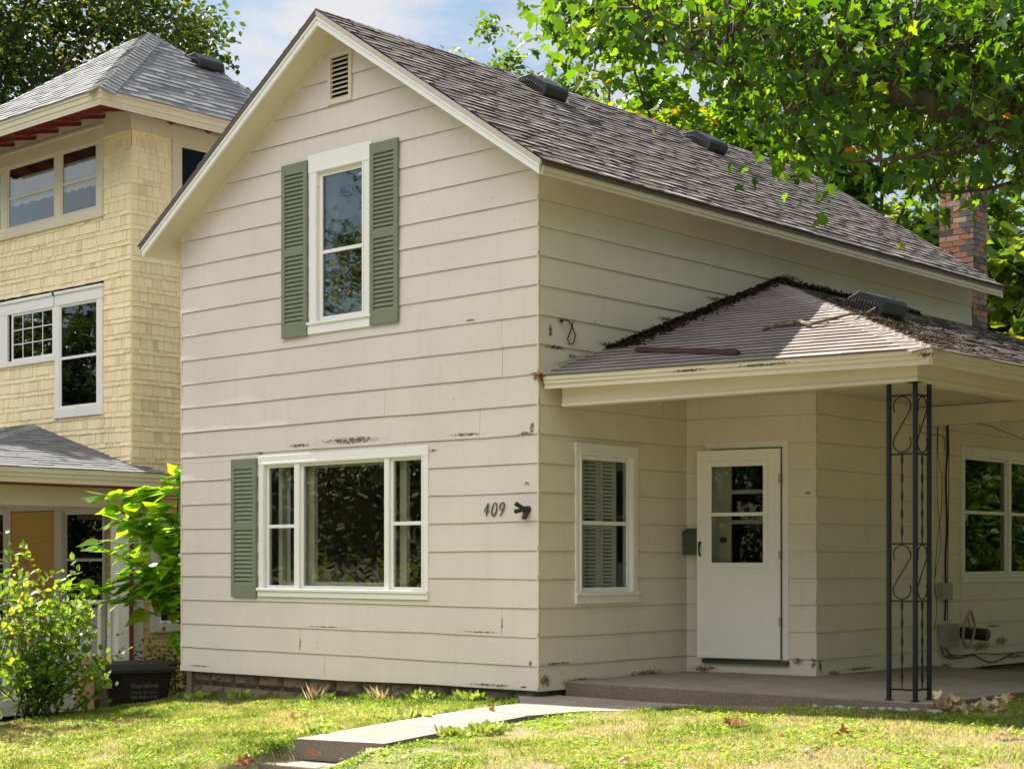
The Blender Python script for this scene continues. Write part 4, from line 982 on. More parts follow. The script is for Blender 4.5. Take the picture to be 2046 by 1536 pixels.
# main hipped roof
ex, ey, ez = -7.65, .48, 7.08; Ln = 4.4; ap = V(ex-2.0, ey+2.19, 8.70); bk_ = ey+2*2.19
c1, c2, c3, c4 = V(ex, ey, ez), V(ex-Ln, ey, ez), V(ex-Ln, bk_, ez), V(ex, bk_, ez); ap2 = ap+V(-.4, 0, 0)
mb = MB()
def hipface(mb, a, b, tops, seed, **k):
    a, b = V(*a), V(*b); U = unit(b-a); n = unit(np.cross(b-a, tops[0]-a)); n = n if n[2] > 0 else -n; Vv = np.cross(n, U); Vv = Vv if Vv[2] > 0 else -Vv
    Lx = float(np.linalg.norm(b-a)); t0, t1 = tops[0], tops[-1]; h = float(np.dot(t0-a, Vv)); u0, u1 = float(np.dot(t0-a, U)), float(np.dot(t1-a, U))
    if u0 > u1: u0, u1 = u1, u0
    shingles(mb, a, U, Vv, h, lambda v: u0*v/h, lambda v: Lx+(u1-Lx)*v/h, seed=seed, **k); return n
kw = dict(expo=.135, t=.011, tw=(.12, .34), hi=(.4, 1), lo=(0, .5))
nF = hipface(mb, c2, c1, [ap2, ap], 41, **kw); nR = hipface(mb, c1, c4, [ap], 42, **kw); nBk = hipface(mb, c4, c3, [ap, ap2], 43, **kw); nLf = hipface(mb, c3, c2, [ap2], 44, **kw)
caps(mb, c1, ap, nF, nR, w=.2, tint=(.6, 1), t=.02); caps(mb, c2, ap2, nF, nLf, w=.15); caps(mb, c4, ap, nR, nBk, w=.15)
for f in ([c1, ap, ap2, c2], [c1, c4, ap], [c4, c3, ap2, ap], [c3, c2, ap2]): mb.face([p-Zv*.02 for p in f])
nroof = mb.build('roof', M['nroof'], nb)
q = onplane(372, 112, c1, nR); S3 = unit(V(1, 0, -(ap[2]-ez)/2.0)); roof_vent(q, S3, (0, 1, 0), nroof, L=.36, Wd=.42, H=.13)
mb = MB()
for zt, zb, n0, n1 in ((0, -.05, -.03, .0), (-.05, -.12, -.03, -.012), (-.12, -.20, -.04, -.022)):
    mb.box(ex-Ln, ex+n1, ey-n1, ey-n0+.0, ez+zb, ez+zt) if False else None
    mb.box(ex-Ln-n1, ex+n1, ey-n1 if False else ey-n1*1, ey+.03, ez+zb, ez+zt); mb.box(ex-.03, ex+n1, ey+.03, bk_, ez+zb, ez+zt)
mb.build('fascia', M['ntrim'], nb)
mb = MB(); zs0 = ez-.17; zs1 = 7.13
mb.face([(ex-.02, ey+.02, zs0), (NX+.02, NY, zs1), (NX-NL, NY, zs1), (ex-Ln, ey+.02, zs0)]); mb.face([(ex-.02, ey+.02, zs0), (ex-.02, bk_, zs0), (NX+.02, bk_, zs1), (NX+.02, NY, zs1)])
mb.build('soffit', M['red'], nb)
for i in range(8):
    x = NX-.02-i*.55; P = (V(x, NY, 0), V(0, -1, 0), V(1, 0, 0)); mb = MB(); mb.prism([(0, 7.10), (.74, 6.915), (.74, 6.88), (.68, 6.865), (.62, 6.89), (.5, 6.90), (.44, 6.95), (.0, 7.05)], -.025, .025, P); mb.build('rafter_tail', M['red'], nb)
for i in range(7):
    y = NY+.35+i*.6; P = (V(NX, y, 0), V(1, 0, 0), V(0, 1, 0)); mb = MB(); mb.prism([(0, 7.10), (.44, 6.915), (.44, 6.88), (.38, 6.87), (.30, 6.93), (.0, 7.02)], -.025, .025, P); mb.build('rafter_tail', M['red'], nb)
mb = MB(); mb.box(NX-NL, NX+.03, NY-.03, NY-.018, 6.80, 7.12); mb.box(NX+.018, NX+.03, NY-.018, NY+6.5, 6.80, 7.12); mb.build('frieze', M['ntrim'], nb)
# porch roof of the neighbour
pex = -7.75; e0 = onX(0, 928, pex); zE = 2.325; pyb = 1.50; pyf = -1.95; pz = nz_(68, 849); pxk = NX-pk[0]
sl_ = (pz-zE)/(pex-pxk)
mb = MB(); d1, d2, d3, d4 = V(pex, pyf, zE), V(pex, pyb+.0, zE), V(pxk, NY, pz), V(pxk-3.6, NY, pz)
Up = V(0, 1, 0); nS = unit(V(sl_, 0, 1)); Vp = unit(V(-1, 0, sl_)); Lp = float(math.hypot(pex-pxk, pz-zE))
hipy = (NY-pyf)
def hi_u(v):
    x = pex-(pex-pxk)*v/Lp
    return (NY-pyf) if x < NX else (pyb-pyf)
shingles(mb, d1, Up, Vp, Lp, lambda v: hipy*v/Lp, hi_u, expo=.13, t=.010, tw=(.12, .34), hi=(.2, .7), lo=(0, .3), seed=51)
nFp = hipface(mb, V(pex-6.2, pyf, zE), d1, [V(pxk-3.6, NY, pz), d3], 52, expo=.13, t=.010)
caps(mb, d1, d3, nS, nFp, w=.13); mb.face([d1-Zv*.02, d2-Zv*.02, V(NX, NY, zE+sl_*(pex-NX)-.02), d3-Zv*.02]); mb.face([V(pex-6.2, pyf, zE-.02), d1-Zv*.02, d3-Zv*.02, V(pxk-3.6, NY, pz-.02)])
mb.build('porch_roof', M['nroof'], nb)
mb = MB(); 
for h0, h1, o_ in ((0, .065, .008), (.065, .115, -.006), (.115, .185, -.02)):
    mb.box(pex-.03, pex+o_, pyf-o_, pyb, zE-h1, zE-h0); mb.box(pex-6.2, pex-.03, pyf-o_, pyf+.03, zE-h1, zE-h0)
mb.build('fascia', M['ntrim'], nb)
mb = MB(); slab(mb, [(pex-.02, pyf+.02, zE-.185), (pex-.02, pyb, zE-.185), (NX-.1, pyb, zE-.185), (NX-.1, NY, zE-.185), (pex-6, NY, zE-.185), (pex-6, pyf+.02, zE-.185)], .02); mb.build('soffit', M['red'], nb)
px_ = NX+.05; zb_ = float(onX(100, 1010, px_)[2])
mb = MB(); mb.box(px_-.16, px_, pyf+.3, NY-.02, zb_, zE-.2); mb.box(px_-5.5, px_-.16, pyf+.3, pyf+.46, zb_, zE-.2); mb.build('porch_beam', M['ntrim'], nb)
mb = MB(); mb.box(px_-.17, px_-.01, NY-.24, NY-.06, -.62, zb_); mb.build('porch_column', M['trimwold'], nb, bevel=.006); mb = MB(); mb.box(px_-.17, px_-.01, pyf+.3, pyf+.46, -.62, zb_); mb.build('porch_column', M['trimwold'], nb, bevel=.006)
mb = MB(); mb.box(px_-.005, px_+.025, NY-.05, NY-.02, -.62, zb_); mb.box(px_-.02, px_+.03, NY-.42, NY-.02, zb_-.07, zb_-.02); mb.build('downpipe', M['red'], nb)
mb = MB(); mb.box(px_-5.5, px_-.02, pyf+.25, NY, -.70, -.58); mb.build('porch_floor', M['ngrey'], nb)
mb = MB(); mb.box(px_-5.4, px_-.1, pyf+.4, NY, -1.3, -.70); mb.build('undercroft', M['under'], nb)
rl = MB(); zt_ = float(onX(180, 1199, px_)[2]); xr = px_-.09
rl.box(xr-.03, xr+.03, pyf+.46, NY-.24, zt_-.05, zt_); rl.box(xr-.02, xr+.02, pyf+.46, NY-.24, -.52, -.47); nrail = rl.build('railing', M['trimw'], nb)
n_ = 17
for i in range(n_):
    y = pyf+.46+(NY-.24-pyf-.46)*(i+.5)/n_; bm = MB(); bm.box(xr-.016, xr+.016, y-.016, y+.016, -.47, zt_-.05); bm.build('baluster', M['trimw'], nrail)
rl = MB(); yr = pyf+.38; rl.box(px_-5.4, px_-.17, yr-.03, yr+.03, zt_-.05, zt_); rl.box(px_-5.4, px_-.17, yr-.02, yr+.02, -.52, -.47)
fr_ = rl.build('railing', M['trimw'], nb)
for i in range(40): x = px_-.25-i*.13; bm = MB(); bm.box(x-.016, x+.016, yr-.016, yr+.016, -.47, zt_-.05); bm.build('baluster', M['trimw'], fr_)
mb = MB(); mb.box(NX-NL, NX-.02, NY+.02, NY+6.4, -1.2, -.6); mb.build('foundation', M['stone'], nb)
# ---------------------------------------------------------------- bin and box between the houses
bc = at(266, 1335, 19.4); bx, by = float(bc[0]), float(bc[1]); bz = float(gz(bx, by))-.02; bt = float(bc[2])+.03
bn = empty('wheelie_bin', (bx, by, bz), 'dark brown wheeled refuse bin with a black lid and faded white lettering', 'bin')
Cr = V(CT, ST, 0); Cf = V(ST, -CT, 0)      # across the view and towards it
ang = R(24); Ub = V(Cr[0]*math.cos(ang)-Cr[1]*math.sin(ang), Cr[0]*math.sin(ang)+Cr[1]*math.cos(ang), 0); Nb = V(Ub[1], -Ub[0], 0)
g = lambda u, n, z: V(bx, by, 0)+Ub*u+Nb*n+Zv*z
mb = MB(); hw = .39
mb.hexa([g(-hw*.8, .28, bz+.05), g(hw*.8, .28, bz+.05), g(hw*.8, -.28, bz+.05), g(-hw*.8, -.28, bz+.05), g(-hw, .36, bt-.03), g(hw, .36, bt-.03), g(hw, -.40, bt-.03), g(-hw, -.40, bt-.03)])
body = mb.build('body', M['bin'], bn, bevel=.03)
mb = MB(); mb.hexa([g(-hw-.03, .39, bt-.07), g(hw+.03, .39, bt-.07), g(hw+.03, -.43, bt-.07), g(-hw-.03, -.43, bt-.07), g(-hw-.03, .39, bt-.03), g(hw+.03, .39, bt-.03), g(hw+.03, -.43, bt-.03), g(-hw-.03, -.43, bt-.03)]); mb.build('rim', M['bin'], bn, bevel=.01)
mb = MB(); mb.hexa([g(-hw-.03, .40, bt-.03), g(hw+.03, .40, bt-.03), g(hw+.10, -.43, bt-.03), g(-hw-.03, -.43, bt-.03), g(-hw+.08, .25, bt+.035), g(hw-.08, .25, bt+.035), g(hw-.05, -.3, bt+.05), g(-hw+.08, -.3, bt+.05)]); mb.hexa([g(hw-.02, .1, bt-.02), g(hw+.13, .1, bt+.015), g(hw+.13, -.3, bt+.015), g(hw-.02, -.3, bt-.02), g(hw-.02, .1, bt+.02), g(hw+.13, .1, bt+.035), g(hw+.13, -.3, bt+.035), g(hw-.02, -.3, bt+.02)])
mb.build('lid', M['black'], bn, bevel=.012)
mb = MB()
mb.hexa([g(-hw+.02, .345, bt-.24), g(-hw+.15, .345, bt-.24), g(-hw+.15, .30, bt-.24), g(-hw+.02, .30, bt-.24), g(-hw-.02, .42, bt-.07), g(-hw+.19, .42, bt-.07), g(-hw+.19, .33, bt-.07), g(-hw-.02, .33, bt-.07)])
for i in range(6): mb.beam(g(-hw+.02+i*.024, .36, bt-.23), g(-hw+.01+i*.028, .425, bt-.08), .006, .006)
mb.build('handle_bracket', M['bin'], bn)
for s_ in (-1, 1):
    mb = MB(); mb.tube([g(s_*.25, -.36, bz+.12), g(s_*.31, -.36, bz+.12)], .12, 16); mb.build('wheel', M['black'], bn)
def text(s, pos, U, N, size, mat, parent, name, ext=.001):
    cu = bpy.data.curves.new(name, 'FONT'); cu.body = s; cu.size = size; cu.align_x = 'CENTER'; cu.extrude = ext
    o = bpy.data.objects.new(name, cu); scn.collection.objects.link(o)
    dg = bpy.context.evaluated_depsgraph_get(); me = bpy.data.meshes.new_from_object(o.evaluated_get(dg)); bpy.data.objects.remove(o)
    U = unit(U); N = unit(N); Wv = np.cross(N, U)
    for v in me.vertices:
        p = V(*pos)+U*v.co.x+Wv*v.co.y+N*v.co.z-WL[parent.name]; v.co = [float(t_) for t_ in p]
    me.materials.clear(); return mesh_obj(name, me, M[mat], parent)
tn = unit(np.cross(Ub, unit(g(0, .36, bt)-g(0, .28, bz))))
tn = tn if np.dot(tn, Nb) > 0 else -tn
def onfront(u, z):
    f = (z-(bz+.05))/((bt-.03)-(bz+.05)); return g(u, .28+.08*f, z)+tn*.004
text('Shoreline', onfront(.06, bt-.235), Ub, tn, .085, 'text', bn, 'lettering'); text('Waste Services', onfront(.06, bt-.30), Ub, tn, .048, 'text', bn, 'lettering'); text('800-968-1143', onfront(.06, bt-.36), Ub, tn, .055, 'text', bn, 'lettering')
cbp = at(178, 1352, 19.9); cz0 = float(gz(cbp[0], cbp[1]))
mb = MB(); c = V(cbp[0], cbp[1], 0); q = lambda u, n, z: c+Cr*u+Cf*n+Zv*z
mb.hexa([q(-.13, .15, cz0), q(.10, .15, cz0), q(.12, -.15, cz0), q(-.11, -.15, cz0), q(-.13, .15, .03), q(.10, .15, .03), q(.12, -.15, .03), q(-.11, -.15, .03)]); mb.hexa([q(-.13, .152, .03), q(.10, .152, .03), q(.10, .158, .03), q(-.13, .158, .03), q(-.13, .19, -.04), q(.10, .19, -.04), q(.10, .196, -.04), q(-.13, .196, -.04)])
o = mb.build('cardboard_box', M['card'], None, origin=(cbp[0], cbp[1], cz0)); tag(o, 'tall brown cardboard box left of the refuse bin', 'box')
# ---------------------------------------------------------------- foliage
def orient(n, normals, roll):
    ref = np.tile(V(0, 0, 1), (n, 1)); bad = np.abs(normals[:, 2]) > .95; ref[bad] = V(1, 0, 0)
    a = np.cross(normals, ref); a /= np.linalg.norm(a, axis=1, keepdims=True); b = np.cross(normals, a)
    c, s = np.cos(roll)[:, None], np.sin(roll)[:, None]
    return a*c+b*s, -a*s+b*c
def leaves(name, P, size, tints, mat, parent, shape='oval', up=.6, droop=0, origin=None, r=None, tipdir=None):
    """one polygon pair per leaf at points P (N,3)"""
    r = r or rng; n = len(P); nm = r.normal(size=(n, 3)); nm[:, 2] = np.abs(nm[:, 2])+up*2; nm /= np.linalg.norm(nm, axis=1, keepdims=True)
    if tipdir is None: a, b = orient(n, nm, r.uniform(0, 6.28, n))
    else:
        b = tipdir/np.linalg.norm(tipdir, axis=1, keepdims=True); a = np.cross(b, nm); a /= np.linalg.norm(a, axis=1, keepdims=True); nm = np.cross(a, b)
    if droop:
        b = b-V(0, 0, droop); b /= np.linalg.norm(b, axis=1, keepdims=True); a = np.cross(b, nm); a /= np.linalg.norm(a, axis=1, keepdims=True); nm = np.cross(a, b)
    shp = {'oval': [(0, 0), (.28, .28), (.30, .6), (.0, 1.0)],
           'heart': [(0, .06), (.26, -.04), (.44, .14), (.40, .42), (.18, .74), (0, 1.08)],
           'maple': [(0, .0), (.16, .10), (.42, .02), (.36, .22), (.58, .46), (.34, .50), (.30, .62), (.17, .60), (.20, .84), (0, 1.12)],
           'blade': [(0, 0), (.05, .3), (.0, 1.0)]}[shape]
    k = len(shp); size = np.broadcast_to(size, (n,)); curl = r.uniform(-.05, .35, n)
    out = np.zeros((n, 2, k, 3))
    for side in (0, 1):
        sg = 1 if side == 0 else -1
        for i, (x, y) in enumerate(shp):
            idx = i if side == 0 else k-1-i
            z = curl*(abs(x)*.9)-curl*(y**2)*.35
            out[:, side, idx] = P+size[:, None]*(a*(x*sg)+b*y+nm*z[:, None])
    return fast_mesh(name, out.reshape(-1, 3), k, np.repeat(tints, 2), mat, parent, origin)
def crown_points(r, centres, radii, per, shell=.55, twig=5):
    pts = []; ids = []
    for i, (c, rd) in enumerate(zip(centres, radii)):
        nt_ = max(3, int(twig)); d = r.normal(size=(nt_, 3)); d /= np.linalg.norm(d, axis=1, keepdims=True)
        n = max(4, int(per*(rd/np.mean(radii))**2)); which = r.integers(0, nt_, n); t_ = r.uniform(.15, 1.05, n)**.75
        p = c+d[which]*(t_*rd)[:, None]*V(1, 1, .7)+r.normal(size=(n, 3))*rd*.17
        pts.append(p); ids.append(np.full(n, i))
    return np.concatenate(pts), np.concatenate(ids)
def limb_mesh(mb, a, b, r0, r1, r, sag=.12, k=6, n=7):
    a, b = V(*a), V(*b); L_ = np.linalg.norm(b-a); pts = []
    off = r.normal(size=3)*L_*sag
    for i in range(k+1):
        t_ = i/k; pts.append(a+(b-a)*t_+off*math.sin(math.pi*t_)+r.normal(size=3)*L_*.012*(0 < i < k))
    mb.tube(pts, [r0+(r1-r0)*i/k for i in range(k+1)], n); return pts
def tree(base, height, cr, label, mat, leaf=.16, nclump=70, per=110, seed=0, shape='oval', low=.25, group=None, tint=(.5, .25), trunk=.22, flat=1.0, up=.5, barkm='bark', name='tree', lean=(0, 0), cat='tree', csize=(.16, .30)):
    r = np.random.default_rng(seed); base = V(*base); root = empty(name, base, label, cat, group)
    mb = MB(); top = base+V(lean[0], lean[1], height*.72); tp = limb_mesh(mb, base, top, trunk, trunk*.35, r, .03, 8, 9)
    cc_ = base+V(lean[0]*.8, lean[1]*.8, height*(low+(1-low)/2)); rad = V(cr, cr, height*(1-low)/2*flat)
    d = r.normal(size=(nclump, 3)); d /= np.linalg.norm(d, axis=1, keepdims=True); rr = r.uniform(.35, 1.0, nclump)**.6
    cs = cc_+d*rr[:, None]*rad*(.85+.3*r.random((nclump, 1))); rs = r.uniform(csize[0], csize[1], nclump)*cr
    for i in range(0, nclump, 2):
        j = tp[min(len(tp)-1, int(len(tp)*(.35+.6*max(0, min(1, (cs[i][2]-base[2])/height-.15)))))]
        limb_mesh(mb, j, cs[i], trunk*.22, .015, r, .08, 5, 5)
    mb.build('trunk', M[barkm], root)
    P, ids = crown_points(r, cs, rs, per, twig=7)
    ct = r.normal(size=nclump)*tint[1]*.6; tt = np.clip(tint[0]+ct[ids]+r.normal(size=len(P))*tint[1]*.7, 0, 1)
    leaves('crown', P, r.uniform(.7, 1.25, len(P))*leaf, tt, M[mat], root, shape, up=up, r=r, droop=.3)
    return root
# trees behind the two houses
T = at(90, 700, 37); tree((T[0]-1.5, T[1], -1), 17, 5.6, 'large dark tree behind the yellow house, left edge', 'bgdark', .16, 170, 420, 101, tint=(.45, .3), low=.22, trunk=.42)
T = at(300, 700, 40); tree((T[0], T[1], -1), 15.0, 3.6, 'dark tree behind the peak of the yellow roof', 'bgdark', .16, 120, 380, 102, tint=(.4, .3), low=.25, trunk=.35)
T = at(1010, 700, 36); tree((T[0], T[1], -1), 14.6, 2.0, 'slender light green tree just right of the gable peak', 'bgleaf', .15, 44, 120, 103, tint=(.5, .3), low=.42, group=None, trunk=.25, csize=(.18, .34))
T = at(1160, 700, 34); tree((T[0], T[1], -1), 13.6, 2.2, 'green tree behind the first roof vent', 'bgleaf', .15, 44, 130, 104, tint=(.35, .25), low=.35, trunk=.25, csize=(.2, .36))
T = at(1420, 700, 29); tree((T[0], T[1], -1), 11.6, 2.7, 'bright tree rising behind the middle of the ridge', 'maple', .20, 60, 130, 105, 'maple', tint=(.55, .22), low=.3, trunk=.28)
T = at(1700, 700, 30); tree((T[0], T[1], -1), 11.4, 2.8, 'leafy tree behind the lower end of the roof', 'maple', .20, 60, 120, 106, 'maple', tint=(.4, .25), low=.2, trunk=.28)
T = at(1960, 700, 28); tree((T[0], T[1], -1), 9.5, 2.6, 'broad-leaved tree directly behind the chimney', 'bgleaf', .24, 64, 110, 107, 'heart', tint=(.4, .3), low=.1, trunk=.22)
T = at(2130, 700, 25); tree((T[0], T[1], -1), 8.0, 2.2, 'low broad-leaved tree right of the chimney', 'bgleaf', .24, 50, 100, 108, 'heart', tint=(.5, .3), low=.05, trunk=.2)
T = at(1560, 700, 36); tree((T[0], T[1], -1), 13.4, 3.2, 'tall tree farther back behind the rear eave', 'bgleaf', .17, 60, 120, 109, tint=(.5, .3), low=.2, trunk=.3)
T = at(1850, 700, 40); tree((T[0], T[1], -1), 13.0, 3.6, 'distant tree behind the overhanging maple boughs', 'bgleaf', .18, 60, 120, 110, tint=(.45, .3), low=.15, trunk=.3)
tree((-17, .6, -1), 11.6, 2.2, 'tree standing left of the yellow house porch', 'bgdark', .22, 50, 110, 119, low=.2)
# trees across the street and on the right side, mirrored in the windows
for i, (x, y, h, cr, lb, lo) in enumerate(((-15.0, -20, 13.5, 4.0, 'dark street tree opposite the left of the picture window', .05), (-10.0, -23, 8.0, 4.0, 'rounded street tree opposite the front walk', .0), (-21.5, -22, 15.5, 4.2, 'tall street tree farthest down the street', .05), (-3, -24, 10, 4.2, 'street tree opposite the porch', .0), (-26, -31, 10.5, 6.0, 'wide low street tree behind the kerbside ones', .0), (-31, -22, 9, 5.0, 'broad street tree beyond the yellow house', .0))):
    tree((x, y, -1), h, cr, lb, 'bgdark', .20, 110, 200, 120+i, tint=(.5, .3), low=lo, trunk=.3, csize=(.22, .4))
for i, (x, y, h, cr, lb) in enumerate(((11.5, 8, 13, 4.0, 'unseen tall dark tree beside the porch, added to block sky light'), (10.8, .6, 14, 4.3, 'unseen very tall tree opposite the porch corner, added to shade the side wall'), (19.5, -4.5, 12, 4.0, 'tree by the pavement right of the camera'), (18, 16, 12, 4.4, 'bushy tree in the side garden nearest the wing'), (15, 24, 10, 4.6, 'side-garden tree farther toward the rear'), (25, 28, 12, 6, 'tallest side-garden tree at the back'), (9.5, 15.5, 7.5, 3.2, 'small side-garden tree close to the rear drive'), (19, 5, 13, 4.5, 'side-garden tree level with the front of the porch'))):  # first two trees are out of view, added to darken the side wall
    tree((x, y, -1), h, cr, lb, 'bgleaf', .24, 90, 160, 140+i, tint=(.45, .3), low=.03 if i else .2, trunk=.25, csize=(.22, .4))
for i, (x, y, h, cr, lb) in enumerate(((6.8, 15.5, 6.0, 2.3, 'side-garden shrub tree nearest the back of the wing'), (9.5, 19, 8.5, 2.8, 'round side-garden tree behind the shrub tree'), (9.5, 26, 10, 3.6, 'side-garden tree closing the view to the rear'), (14, 33, 11, 4.5, 'farthest tree of the side garden'), (-20.5, -6, 7.5, 3.0, 'low dense tree on the far side of the yellow house porch'), (-28, -10.5, 9.5, 3.8, 'taller tree beyond the low dense one'), (-36, -16, 11, 5.0, 'farthest tree along the yellow house side of the street'))):
    tree((x, y, -1), h, cr, lb, 'bgleaf' if x > 0 else 'bgdark', .20, 70, 170, 160+i, tint=(.4, .3), low=.0, trunk=.18, csize=(.24, .42))
# ---- the maple whose boughs hang over the upper right
r = np.random.default_rng(55)
mt = at(2420, 1100, 12.2); mroot = empty('maple_tree', (mt[0], mt[1], -.3), 'big maple whose boughs hang over the roof, large lobed leaves lit from behind', 'tree')
mb = MB()
def pl(pts): return [at(*p) for p in pts]
def smooth(P_, k=5):
    Q = []
    for i in range(len(P_)-1):
        p0, p1, p2, p3 = P_[max(i-1, 0)], P_[i], P_[i+1], P_[min(i+2, len(P_)-1)]
        for s in np.linspace(0, 1, k, endpoint=(i == len(P_)-2)): Q.append(.5*((2*p1)+(-p0+p2)*s+(2*p0-5*p1+4*p2-p3)*s*s+(-p0+3*p1-3*p2+p3)*s**3))
    return Q
def limb(pts, r0, r1):
    Q = smooth(pl(pts)); n = len(Q); mb.tube(Q, [r0+(r1-r0)*(i/(n-1))**.8 for i in range(n)], 8); return Q
trk = smooth([V(mt[0], mt[1], -.4), V(mt[0]-.02, mt[1]+.05, 1.5), V(mt[0]+.05, mt[1], 3.6), V(mt[0]-.1, mt[1]+.1, 5.2), V(mt[0], mt[1]+.3, 7.5), V(mt[0]+.1, mt[1]+.2, 9.5)]); mb.tube(trk, [.30-.2*i/(len(trk)-1) for i in range(len(trk))], 12)
limbs = [trk[8:]]
limbs.append(limb([(2400, 330, 12.0), (2200, 285, 11.7), (2046, 248, 11.4), (1960, 235, 11.3), (1880, 215, 11.2), (1800, 185, 11.1), (1720, 155, 11.0), (1640, 130, 11.0), (1540, 85, 11.1), (1450, 40, 11.2)], .16, .015))
limbs.append(limb([(1975, 237, 11.3), (1930, 185, 11.5), (1880, 130, 11.7), (1800, 70, 12.0), (1730, 10, 12.2), (1680, -60, 12.4)], .04, .018))
limbs.append(limb([(2046, 250, 11.4), (1990, 270, 11.2), (1940, 300, 11.0), (1860, 310, 10.9), (1760, 320, 10.9), (1640, 330, 11.0)], .03, .008))
limbs.append(limb([(1640, 130, 11.0), (1560, 150, 11.2), (1440, 120, 11.5), (1330, 90, 11.8), (1220, 60, 12.0), (1130, 30, 12.2)], .022, .008))
limbs.append(limb([(1740, 165, 11.0), (1690, 180, 10.8), (1620, 200, 10.7), (1560, 230, 10.7)], .012, .006))
limbs.append(limb([(2200, 290, 11.7), (2120, 340, 11.6), (2040, 360, 11.4), (1960, 380, 11.3), (1860, 385, 11.3)], .03, .008))
limbs.append(limb([(2300, 310, 11.9), (2200, 100, 12.2), (2080, -20, 12.5), (1980, -120, 12.7)], .07, .02))
limbs.append(limb([(1540, 85, 11.1), (1480, 90, 10.9), (1400, 70, 10.8), (1300, 30, 10.8), (1220, -20, 10.8)], .016, .007))
LP = np.concatenate([np.array(q) for q in limbs])
poly = [(x_, y_*.91-8) for x_, y_ in [(1085, -60), (1088, 70), (1120, 100), (1165, 120), (1200, 100), (1230, 110), (1290, 130), (1350, 125), (1420, 150), (1470, 160), (1500, 205), (1540, 220), (1560, 255), (1525, 265), (1515, 300), (1530, 335), (1570, 350), (1590, 385), (1640, 380), (1680, 350), (1720, 370), (1745, 410), (1790, 385), (1830, 400), (1880, 430), (1930, 430), (1960, 400), (2000, 380), (2046, 395), (2120, 420), (2250, 420), (2250, -60)]]
def inside(x, y, pg):
    c = False; n = len(pg); j = n-1
    for i in range(n):
        if (pg[i][1] > y) != (pg[j][1] > y) and x < (pg[j][0]-pg[i][0])*(y-pg[i][1])/(pg[j][1]-pg[i][1])+pg[i][0]: c = not c
        j = i
    return c
hole = [(1668, 195), (1700, 190), (1745, 200), (1760, 215), (1740, 250), (1700, 262), (1675, 250)]
Pm = []; Tp = []; tt = []; ns = 0; tries = 0
while ns < 1050 and tries < 20000:
    tries += 1; x, y = r.uniform(1080, 2250), r.uniform(-60, 430)
    if not inside(x, y, poly) or inside(x, y, hole): continue
    if y < 60 and x < 1400 and r.random() < .25: continue
    D = r.uniform(11.3, 13.9) if r.random() < .8 else r.uniform(10.4, 11.3)
    yl = np.interp(x, [1780, 1880, 1960, 2046, 2200], [178, 215, 235, 248, 285])
    if x > 1780 and abs(y-yl) < 46: D = r.uniform(12.3, 14)
    c = at(x, y, D); j = LP[np.argmin(np.linalg.norm(LP-c, axis=1)+r.uniform(0, .4, len(LP)))]
    if np.linalg.norm(j-c) > 2.2 and r.random() < .6: continue
    ns += 1; mid = (j+c)/2+V(0, 0, .12)+r.normal(size=3)*.05
    mb.tube([j, mid, c], [.009, .006, .003], 4, cap=False)
    if y > 300 and x < 1850 and np.linalg.norm(j-c) > .9: continue
    k = r.integers(7, 15); base_t = float(np.clip(r.normal(.36, .22), 0, .9))
    dirn = unit(c-j)
    for q in range(k):
        f = r.uniform(.25, 1.08); p = (j*(1-f)+c*f if f > .5 else mid*(1-f)+c*f)+r.normal(size=3)*.16
        d = dirn*.35+r.normal(size=3)*.55+V(0, 0, -.75); Pm.append(p); Tp.append(d); tt.append(np.clip(base_t+r.normal()*.14, 0, .92) if r.random() > .0012 else 1.0)
for i in range(46):                       # the rest of the crown, above and beyond the frame
    a_ = r.uniform(0, 6.283); q_ = r.uniform(.8, 4.2); c = V(mt[0]+.3+q_*math.cos(a_), mt[1]+q_*math.sin(a_)*1.1, r.uniform(6.6, 10.2)-.12*q_)
    X_, Y_ = c[0]-CAM[0], c[1]-CAM[1]; D_ = -X_*ST+Y_*CT; pxx = CX+F*(X_*CT+Y_*ST)/D_; pyy = HY-F*(c[2]-1.18)/D_
    if pxx < 2200 and pyy > -200: continue
    j = trk[-1] if c[2] > 8.6 else trk[-6]; mb.tube([j, (j+c)/2+V(0, 0, .2), c], [.05, .03, .008], 5)
    for q in range(70):
        Pm.append(c+r.normal(size=3)*V(.55, .55, .38)); Tp.append(r.normal(size=3)+V(0, 0, -.5)); tt.append(np.clip(r.normal(.4, .2), 0, .9))
mb.build('trunk', M['bark'], mroot)
Pm, Tp, tt = np.array(Pm), np.array(Tp), np.array(tt)
leaves('crown', Pm, r.uniform(.05, .115, len(Pm)), tt, M['maple'], mroot, 'maple', up=.3, r=r, tipdir=Tp)
